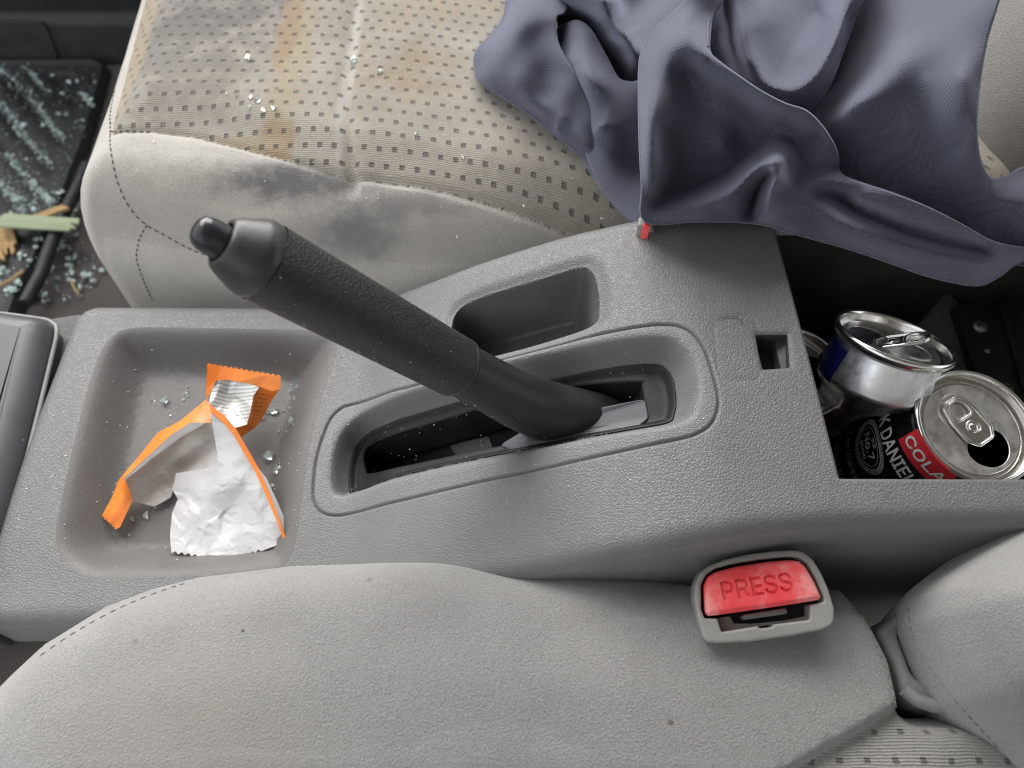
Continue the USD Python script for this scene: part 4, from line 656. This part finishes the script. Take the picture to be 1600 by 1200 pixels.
# the big flap in front with the lower folds over the console
Hflap = layer([(1009, 346, .0925), (1004, 290, .110), (1000, 220, .121), (999, 150, .127), (1000, 100, .127), (1006, 76, .127), (1024, 47, .135), (1052, 20, .142), (1075, -5, .147), (1100, -70, .155), (1150, -70, .152), (1128, 0, .146), (1113, 24, .143), (1109, 46, .145), (1108, 80, .149), (1122, 96, .150), (1156, 121, .149), (1192, 145, .146), (1228, 163, .143), (1258, 173, .141), (1281, 194, .135), (1300, 222, .128), (1309, 246, .120), (1309, 264, .114), (1318, 276, .115), (1340, 285, .121), (1395, 303, .124), (1452, 326, .121), (1510, 356, .112), (1548, 377, .103), (1600, 388, .096), (1690, 390, .092), (1690, 404, .090), (1602, 405, .088), (1562, 430, .082), (1525, 445, .080), (1455, 432, .081), (1400, 413, .083), (1330, 389, .0855), (1240, 364, .089), (1180, 348, .0918), (1090, 345, .0918)],
 [[(1030, 60, .140), (1022, 100, .138), (1018, 150, .137), (1014, 230, .128), (1016, 290, .114)], [(1072, 57, .152), (1090, 73, .152), (1108, 86, .151)], [(1072, 57, .152), (1050, 80, .147), (1040, 120, .141)], [(1074, 30, .148), (1090, 40, .146)], [(1075, 110, .138), (1090, 150, .129), (1110, 190, .121), (1130, 230, .115)], [(1150, 160, .131), (1180, 190, .122), (1200, 215, .117)], [(1230, 185, .132), (1240, 210, .122), (1245, 230, .117)], [(1275, 205, .131), (1268, 228, .123), (1258, 252, .116)], [(1291, 236, .124), (1290, 256, .116)],
  [(1210, 252, .135), (1196, 259, .130), (1180, 270, .125), (1144, 298, .115), (1090, 323, .105), (1036, 336, .098)], [(1026, 314, .098), (1060, 307, .095), (1090, 297, .096), (1135, 279, .102), (1165, 256, .109), (1190, 238, .114)], [(1040, 200, .124), (1042, 250, .112), (1034, 290, .103)],
  [(1199, 274, .106), (1187, 302, .098), (1177, 340, .0925)], [(1214, 254, .135), (1207, 276, .126), (1197, 302, .117), (1186, 340, .100)], [(1212, 252, .135), (1224, 267, .126), (1247, 280, .116), (1265, 284, .116), (1288, 282, .117), (1318, 284, .118)], [(1216, 300, .117), (1240, 330, .107), (1240, 355, .097)], [(1120, 330, .098), (1140, 325, .102), (1165, 320, .099)],
  [(1282, 306, .109), (1318, 338, .108), (1376, 364, .105), (1433, 384, .1015), (1487, 395, .098), (1540, 401, .095), (1600, 401, .092)], [(1288, 296, .111), (1308, 312, .1015), (1335, 330, .098), (1365, 344, .0975), (1400, 360, .097), (1433, 371, .0962), (1480, 383, .0945), (1540, 392, .093)], [(1345, 312, .115), (1400, 333, .113), (1450, 352, .108), (1500, 372, .101)], [(1330, 372, .098), (1400, 396, .095), (1460, 415, .091)], [(1262, 310, .112), (1280, 335, .106), (1300, 362, .0985)]],
 13, None)
e_ = dens([(1109, 28, 0), (1106, 46, 0), (1106, 74, 0)]); e_ = P(e_[:, 0], e_[:, 1], Hflap(e_[:, 0], -e_[:, 1]) + .0003); obj('seam_fold', tube(e_, .0005, 6), 'weave', GA, smooth=60)
# ---------------------------------------------------------------- torn snack wrapper in the tray
WR = thing('snack_wrapper', 'torn orange and white snack wrapper lying open in the console tray', 'wrapper', P(300, 720, -.02))
def zig(p, q, n, a):                                                # a crimped edge cut in teeth, from p to q
    p, q = np.array(p, float), np.array(q, float); d = q - p; nn = np.array([d[1], -d[0]]) / np.linalg.norm(d); return [tuple(p + d * k / (2 * n) + nn * (a if k % 2 else 0)) for k in range(2 * n + 1)]
from scipy.interpolate import LinearNDInterpolator
def film(name, out, ctrl, mat_, label=None, crumple=.0006, h=6., seed=1, lift=0., thick=.00025):
    pl = Polygon([(a, -b) for a, b in out]).buffer(0); c = np.array(ctrl, float); rb = RBFInterpolator(c[:, :2] / 300, c[:, 2], kernel='thin_plate_spline', smoothing=1e-6)
    rg = np.random.default_rng(seed + 40); x0, y0, x1, y1 = pl.bounds; K = int(max(8, pl.area / 3600)); cp = rg.uniform([x0 - 80, y0 - 80], [x1 + 80, y1 + 80], (K * 2, 2)); cp = np.vstack([cp, [(x0 - 300, y0 - 300), (x1 + 300, y0 - 300), (x0 - 300, y1 + 300), (x1 + 300, y1 + 300)]]); fi = LinearNDInterpolator(cp, rg.uniform(-1, 1, len(cp)))
    cp2 = rg.uniform([x0 - 80, y0 - 80], [x1 + 80, y1 + 80], (K * 7, 2)); cp2 = np.vstack([cp2, cp[-4:]]); fi2 = LinearNDInterpolator(cp2, rg.uniform(-1, 1, len(cp2)))
    def H(x, y):
        p_ = np.column_stack([x, y]); return rb(np.column_stack([x, -y]) / 300) + crumple * (2.0 * fi(p_) + .8 * fi2(p_)) + lift + .0042
    (v, f), r_, _ = sheet(pl, H, h, [(pl.buffer(-5).boundary, 6.)], [], 5.)
    g = cat((v, f), strip(v[r_], [(0, 0), (0, -thick)])); return obj(name, weld((P(130 + .3 * g[0][:, 0], 540 - .3 * g[0][:, 1], g[0][:, 2]), g[1])), mat_, WR, smooth=40, label=label)
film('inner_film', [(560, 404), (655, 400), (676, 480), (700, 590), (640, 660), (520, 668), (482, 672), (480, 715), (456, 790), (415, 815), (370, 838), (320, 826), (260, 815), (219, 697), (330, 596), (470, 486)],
     [(560, 404, -.001), (655, 400, -.001), (480, 500, -.004), (225, 700, -.006), (262, 812, -.015), (370, 838, -.018), (520, 580, -.0185), (420, 690, -.0175), (600, 520, -.014), (690, 590, -.011), (560, 660, -.013), (482, 690, -.0165), (660, 470, -.009)], 'wrapper_inner', 'inner side of the torn wrapper hollow with warm shade painted in', .0005, seed=2)
film('inner_film', [(663, 352), (735, 410), (800, 470), (850, 555), (905, 645), (960, 760), (1020, 885), (1058, 1018), (985, 1048), (930, 1070)] + zig((930, 1072), (740, 1124), 6, -15) + zig((738, 1124), (460, 1082), 8, -15) + [(452, 1000), (455, 950), (463, 870), (494, 800), (462, 745), (474, 712), (482, 664), (560, 654), (640, 640), (700, 590), (684, 480)],
     [(663, 352, .006), (735, 410, .006), (850, 555, .002), (905, 645, 0), (1020, 885, -.004), (1058, 1018, -.008), (930, 1070, -.011), (740, 1128, -.015), (460, 1080, -.0155), (455, 950, -.0165), (494, 800, -.015), (482, 670, -.012), (640, 640, -.009), (684, 480, -.002), (730, 860, -.014), (700, 730, -.008), (800, 700, -.004), (860, 900, -.010), (600, 900, -.013), (660, 1000, -.0145)], 'wrapper_white', 'crinkled white flap with a zigzag cut edge', .00045, seed=5)
film('outer_film', [(640, 280), (657, 300), (668, 352), (664, 402), (560, 402), (455, 472), (330, 590), (216, 694), (238, 745), (258, 803), (222, 880), (192, 945), (168, 958)] + zig((164, 956), (100, 892), 5, -7) + [(98, 884), (150, 790), (185, 700), (280, 588), (390, 452), (500, 395), (575, 335)],
     [(640, 280, .001), (664, 402, .0015), (560, 402, .0015), (455, 472, .0005), (330, 590, -.0015), (216, 694, -.003), (258, 803, -.010), (190, 945, -.0155), (100, 890, -.016), (185, 700, -.012), (280, 590, -.010), (390, 455, -.007), (500, 395, -.003), (200, 800, -.010), (150, 870, -.013)], 'wrapper_orange', 'orange printed outer side folded along the tear', .0004, seed=8)
film('torn_rim', [(560, 400), (640, 402), (590, 432), (520, 470), (470, 505), (340, 604), (219, 700), (212, 690), (330, 582), (458, 464)], [(560, 400, .0022), (640, 402, .0022), (458, 464, .0012), (330, 582, -.0008), (212, 690, -.0022), (470, 505, -.002), (340, 604, -.004)], 'wrapper_white', 'white torn edge', .0002, lift=.0006)
film('crimped_end', zig((645, 97), (1030, 162), 14, 9) + [(1030, 162), (1026, 228), (985, 238), (915, 214), (850, 195), (760, 181), (692, 182), (664, 240), (640, 290), (641, 180)], [(645, 97, .007), (1030, 160, .006), (1022, 225, .002), (915, 214, .001), (760, 180, .002), (692, 182, .002), (640, 285, .001), (640, 180, .004)], 'wrapper_orange', 'orange crimped end with zigzag edge', .0004, seed=11)
film('silver_flap', [(692, 182), (760, 179), (850, 193), (917, 216), (886, 262), (872, 340), (852, 412), (786, 428), (735, 367), (655, 304), (668, 240)], [(692, 182, .003), (917, 216, .0025), (852, 412, -.003), (786, 428, -.003), (655, 304, .001), (780, 300, -.004), (760, 180, .002), (870, 320, -.001)], 'wrapper_silver', 'grey silvery printed inner flap', .0006, seed=14, lift=.0006)
back = film('outer_film', [(917, 214), (985, 236), (1026, 226), (985, 280), (930, 388), (890, 432), (822, 478), (780, 430), (852, 412), (873, 340), (886, 262)], [(917, 214, .001), (1022, 226, .0015), (985, 280, -.007), (930, 388, -.013), (822, 478, -.012), (780, 430, -.004), (852, 412, -.004), (886, 262, -.001)], 'wrapper_orange', 'orange back with tiny dark print', .0003, seed=17)
ds_ = []
for k in range(9):                                                  # illegible small print
    a, b = np.array([905 - k * 4, 250 + k * 22.]), np.array([985 - k * 14, 262 + k * 20.])
    for s in np.arange(0, .9, .13):
        if rng.random() < .8: ds_.append((a + (b - a) * s, a + (b - a) * (s + .09)))
ctl = np.array([(917, 214, .001), (1022, 226, .0015), (985, 280, -.007), (930, 388, -.013), (822, 478, -.012), (780, 430, -.004), (852, 412, -.004), (886, 262, -.001)]); rbk = RBFInterpolator(ctl[:, :2] / 300, ctl[:, 2], kernel='thin_plate_spline')
tt = [tube([P(130 + .3 * q[0], 540 + .3 * q[1], float(rbk(np.array([q]) / 300)[0]) + .0053) for q in (a, (a + b) / 2, b)], .00022, 4) for a, b in ds_]; obj('small_print', cat(*tt), 'print_brown', WR, smooth=False, kind='stuff')
film('edge_stripe', [(654, 302), (740, 368), (800, 440), (852, 530), (915, 640), (972, 770), (1062, 1016), (1044, 1022), (1014, 930), (950, 775), (893, 652), (838, 560), (786, 470), (728, 400), (664, 345)], [(654, 302, .0065), (735, 385, .007), (850, 545, .003), (905, 645, .001), (960, 770, -.001), (1055, 1018, -.007)], 'wrapper_orange', 'narrow orange stripe along the fold', .0001, lift=.0009)
film('white_edge', [(912, 638), (955, 690), (1010, 810), (1084, 975), (1084, 1000), (1064, 1014), (1010, 870), (965, 750)], [(912, 638, 0), (955, 690, -.003), (1010, 810, -.005), (1084, 975, -.011), (1064, 1014, -.008), (965, 750, -.001)], 'wrapper_white', None, .0002)

# ---------------------------------------------------------------- broken window glass
SH_ = []
def shard(c, s, mat_='shard_glass', flat=.7):
    p = rng.uniform(-1, 1, (11, 3)); p = p / (np.abs(p).max(1, keepdims=True) ** .6); p[:, 2] *= flat; h = trimesh.convex.convex_hull(p * s); v, f = tm(h); a = rng.uniform(0, 6.28); R = np.array([[math.cos(a), -math.sin(a), 0], [math.sin(a), math.cos(a), 0], [0, 0, 1]]); v = v @ R.T; v[:, 2] -= v[:, 2].min(); return v + c, f
def put(name, px, py, zf, s, label, group, mat_='shard_glass'):
    c = P(px, py, 0.) if not callable(zf) else None
    z = .0
    for _ in range(25):
        c = P(px, py, z); z = float(zf(np.array([c[0]]), np.array([c[1]]))[0]) if callable(zf) else zf
    obj(name, shard(P(px, py, z) - [0, 0, .0002], s), mat_, smooth=False, label=label, category='glass shard', group=group)
for X, Y, s in ((430, 295, 2.6), (1103, 195, 2.4), (1085, 240, 1.6), (1000, 345, 2.6), (1085, 392, 2.0), (1050, 335, 1.5), (1018, 447, 1.2), (975, 580, 3.2), (1010, 652, 2.4), (985, 740, 2.0), (337, 886, 2.2), (252, 905, 2.2), (535, 245, 1.6), (275, 130, 1.0), (345, 180, .9), (240, 240, .9), (520, 285, 1.0), (455, 365, .9), (930, 375, 1.8), (1105, 275, 1.3), (243, 987, .9), (1075, 330, 1.2), (545, 262, 1.0), (960, 350, 1.6), (1115, 215, 1.4), (350, 290, .8), (415, 290, 1.3), (1025, 640, 1.2), (375, 288, .8), (545, 215, .8)):
    put('glass_shard', 130 + .3 * X, 540 + .3 * Y, Hc, s * .00092, 'small clear chip of broken window glass lying in the console tray', 'glass chips in the console tray')
for px, py, s in ((388, 92, 2.2), (553, 96, 2.6), (393, 152, 1.6), (405, 158, 1.3), (390, 168, 1.1), (428, 167, 1.6), (412, 172, 1.4), (595, 113, 1.4), (470, 124, .9), (468, 118, .9), (650, 208, .9), (724, 245, 1.0), (432, 138, 1.2), (370, 150, .9), (354, 147, .8), (240, 222, .8), (338, 132, .8), (590, 116, .8), (713, 370, .7), (818, 322, .7), (940, 342, .8)):
    put('glass_shard', px, py, Hs, s * .0011, 'small clear chip of broken window glass on the stained far seat cushion', 'glass chips on the far seat')
Hfl = lambda x, y: np.where(inset(matp, x, y) > 0, Hm(x, y), ZF - .004)
spots = [(X / 6, 300 + Y / 6, n, 3.6) for X, Y, n in ((770, 60, 5), (870, 80, 3), (665, 225, 4), (700, 205, 2), (350, 450, 3), (345, 530, 2), (560, 470, 5), (595, 500, 3), (500, 545, 2), (550, 545, 2), (720, 610, 4), (610, 655, 1), (670, 740, 6), (640, 700, 2), (850, 790, 4), (810, 760, 2), (860, 820, 3), (640, 830, 3), (740, 905, 2), (600, 1020, 1), (1410, 1090, 2), (470, 690, 4), (450, 715, 2), (400, 860, 3), (350, 935, 4), (330, 990, 4), (430, 1010, 3), (200, 640, 3), (120, 920, 5), (205, 850, 4), (30, 740, 3), (70, 730, 2), (30, 850, 2), (80, 960, 4), (970, 290, 1), (870, 305, 1), (730, 435, 1), (950, 740, 2), (565, 790, 1), (780, 140, 3), (540, 20, 4), (350, 90, 2), (300, 150, 4), (230, 85, 2), (90, 230, 3), (430, 955, 1), (880, 690, 1), (650, 500, 2), (300, 640, 1))]
k = 0
lab = 'small greenish cube of broken window glass lying on the far footwell floor'
for px, py, n, s in spots:
    for _ in range(n):
        put('glass_shard', px + rng.normal(0, 3.4), py + rng.normal(0, 3.2), Hfl, s * rng.uniform(.5, 1.05) * .0008, lab, 'glass cubes on the footwell floor', 'shard_green')
lines_ = [((2, 108), (62, 170), 12, 4.), ((60, 168), (98, 220), 16, 2.5), ((0, 160), (40, 216), 20, 3.2), ((42, 218), (78, 256), 12, 3.), ((8, 238), (52, 290), 14, 3.2), ((48, 284), (84, 322), 18, 3.), ((0, 282), (38, 332), 20, 3.4), ((42, 108), (76, 146), 8, 2.), ((126, 146), (152, 172), 7, 2.)]
crumbs = []
for (a, b), (c, d), n, w in lines_:
    for _ in range(int(n)):
        t = rng.random(); put('glass_shard', a + (c - a) * t + rng.normal(0, w * 1.4), b + (d - b) * t + rng.normal(0, w), Hfl, rng.uniform(.0009, .0024), lab, 'glass cubes on the footwell floor', 'shard_green')
    for _ in range(int(n * 11)):
        t = rng.random(); q = P(a + (c - a) * t + rng.normal(0, w * 1.3), b + (d - b) * t + rng.normal(0, w * 1.), ZF + .004); z = float(Hfl(q[:1], q[1:2])[0]); crumbs.append(shard(np.array([q[0], q[1], z]), rng.uniform(.0004, .0011)))
for px, py in ((120, 128), (100, 148), (138, 150), (147, 162), (92, 96), (132, 190), (138, 162), (106, 180), (118, 190), (67, 165), (93, 178), (40, 196), (70, 198), (84, 120), (52, 142), (148, 128), (158, 135), (110, 128), (20, 244), (44, 250), (38, 268)):
    put('glass_shard', px + rng.normal(0, 2), py + rng.normal(0, 2), Hfl, rng.uniform(.0014, .0032), lab, 'glass cubes on the footwell floor', 'shard_green')
for _ in range(750):
    q = P(rng.uniform(0, 150), rng.uniform(110, 460), ZF + .002); crumbs.append(shard(np.array([q[0], q[1], float(Hfl(q[:1], q[1:2])[0])]), rng.uniform(.0003, .0009)))
obj('glass_crumbs', cat(*crumbs), 'shard_green', smooth=False, label='fine pale green glass crumbs filling the grooves of the floor mat', category='glass crumbs', kind='stuff')
dust = []
for lo, hi, n, zf, sz in (((500, 520), (1110, 800), 230, Hc, .00018), ((150, 540), (470, 890), 110, Hc, .00026), ((0, 620), (110, 900), 40, Hc, .0003), ((190, 5), (900, 330), 110, Hs, .00028)):
    for _ in range(n):
        px, py = rng.uniform(lo[0], hi[0]), rng.uniform(lo[1], hi[1]); z = .03
        for _ in range(12): q = P(px, py, z); z = .5 * z + .5 * float(zf(q[:1], q[1:2])[0])
        if z > -.03: dust.append(shard(np.array([q[0], q[1], z]), sz * rng.uniform(.5, 1.5)))
s_ = rng.uniform(-.01, LEN, 130); an_ = rng.normal(2.2, .9, 130); Rl = np.interp(s_, [0, .03, .046, .06, LEN], [.0135, .0122, .0126, .013, .0145])
for s, a, R in zip(s_, an_, Rl): dust.append(shard((LF @ np.array([R * math.cos(a), R * math.sin(a) - (.0018 if s < .01 else 0), s, 1.]))[:3], .00018 * rng.uniform(.6, 1.5)))
obj('glass_dust', cat(*dust), 'shard_dust', smooth=False, label='sparse glittering glass dust over console, lever and seat', category='glass dust', kind='stuff')

# ---------------------------------------------------------------- straw and splinters on the floor
def splinter(name, pts, w, mat_, label, thick=.0035, n=7, cat_='splinter'):
    out = []; c = np.array([P(a, b, z) for a, b, z in pts]); d = c[-1] - c[0]; L_ = np.linalg.norm(d); F_ = frame(c[0], np.cross([0, 0, 1], d), [0, 0, 1])
    F_ = np.eye(4); xd = d / L_; yd = np.cross([0, 0, 1], xd); yd /= np.linalg.norm(yd); zd = np.cross(xd, yd); F_[:3, 0], F_[:3, 1], F_[:3, 2], F_[:3, 3] = xd, yd, zd, c[0]
    for k in range(n):
        y0 = -w / 2 + w * k / n; e0, e1 = rng.uniform(-.004, .002), L_ + rng.uniform(-.008, .004)
        q = Polygon([(e0, y0), (L_ * .5, y0 * .98), (e1, y0 * .9), (e1 - rng.uniform(0, .004), y0 + w / n), (L_ * .5, y0 + w / n * 1.05), (e0, y0 + w / n)]).buffer(0)
        v, f = slab(q, 0, thick * rng.uniform(.6, 1.), .0004, ds=.002); out.append(xf((v, f), F_))
    return obj(name, cat(*out), mat_, smooth=35, label=label, category=cat_)
splinter('wood_splinter', [(2, 346, ZF + .022), (122, 354, ZF + .02)], .016, 'straw_green', 'flat pale green splinter lying across the mat rim', n=5)
splinter('wood_splinter', [(30, 352, ZF + .014), (113, 322, ZF + .018)], .010, 'straw_tan', 'tan splinter crossing under the pale green one', n=4)
splinter('wood_splinter', [(2, 346, ZF + .012), (14, 398, ZF + .008)], .020, 'straw_tan', 'frayed tan splinter at the left edge, below the green one', n=6)
splinter('wood_splinter', [(-4, 392, ZF + .010), (6, 415, ZF + .010)], .008, 'straw_tan', 'short tan stub under the frayed splinter', n=3)
obj('dry_twig', tube([P(-4, 448, ZF + .010), P(16, 438, ZF + .012), P(36, 424, ZF + .011)], .0016, 6), 'straw_tan', smooth=40, label='thin dry twig lying on the mat near the grey trim', category='twig')
obj('dry_twig', tube([P(111, 438, ZF), P(116, 450, ZF + .003), P(123, 460, ZF)], .0009, 5), 'straw_tan', smooth=40, label='tiny dry stalk among glass cubes on the carpet', category='twig')
hair = lambda pts, r: tube(np.array([PT(a, b, .0016) for a, b in pts]), r, 4)
obj('loose_hair', cat(hair([(1122, 500), (1135, 495), (1150, 495), (1160, 500), (1158, 506)], .00013)), 'thread_dark', smooth=60, label='short dark hair lying on the console above the latch hole', category='hair')
obj('loose_hair', cat(hair([(1376, 765), (1384, 768), (1393, 771)], .00016)), 'thread_dark', smooth=60, label='short dark hair on the console rim below the black can', category='hair')
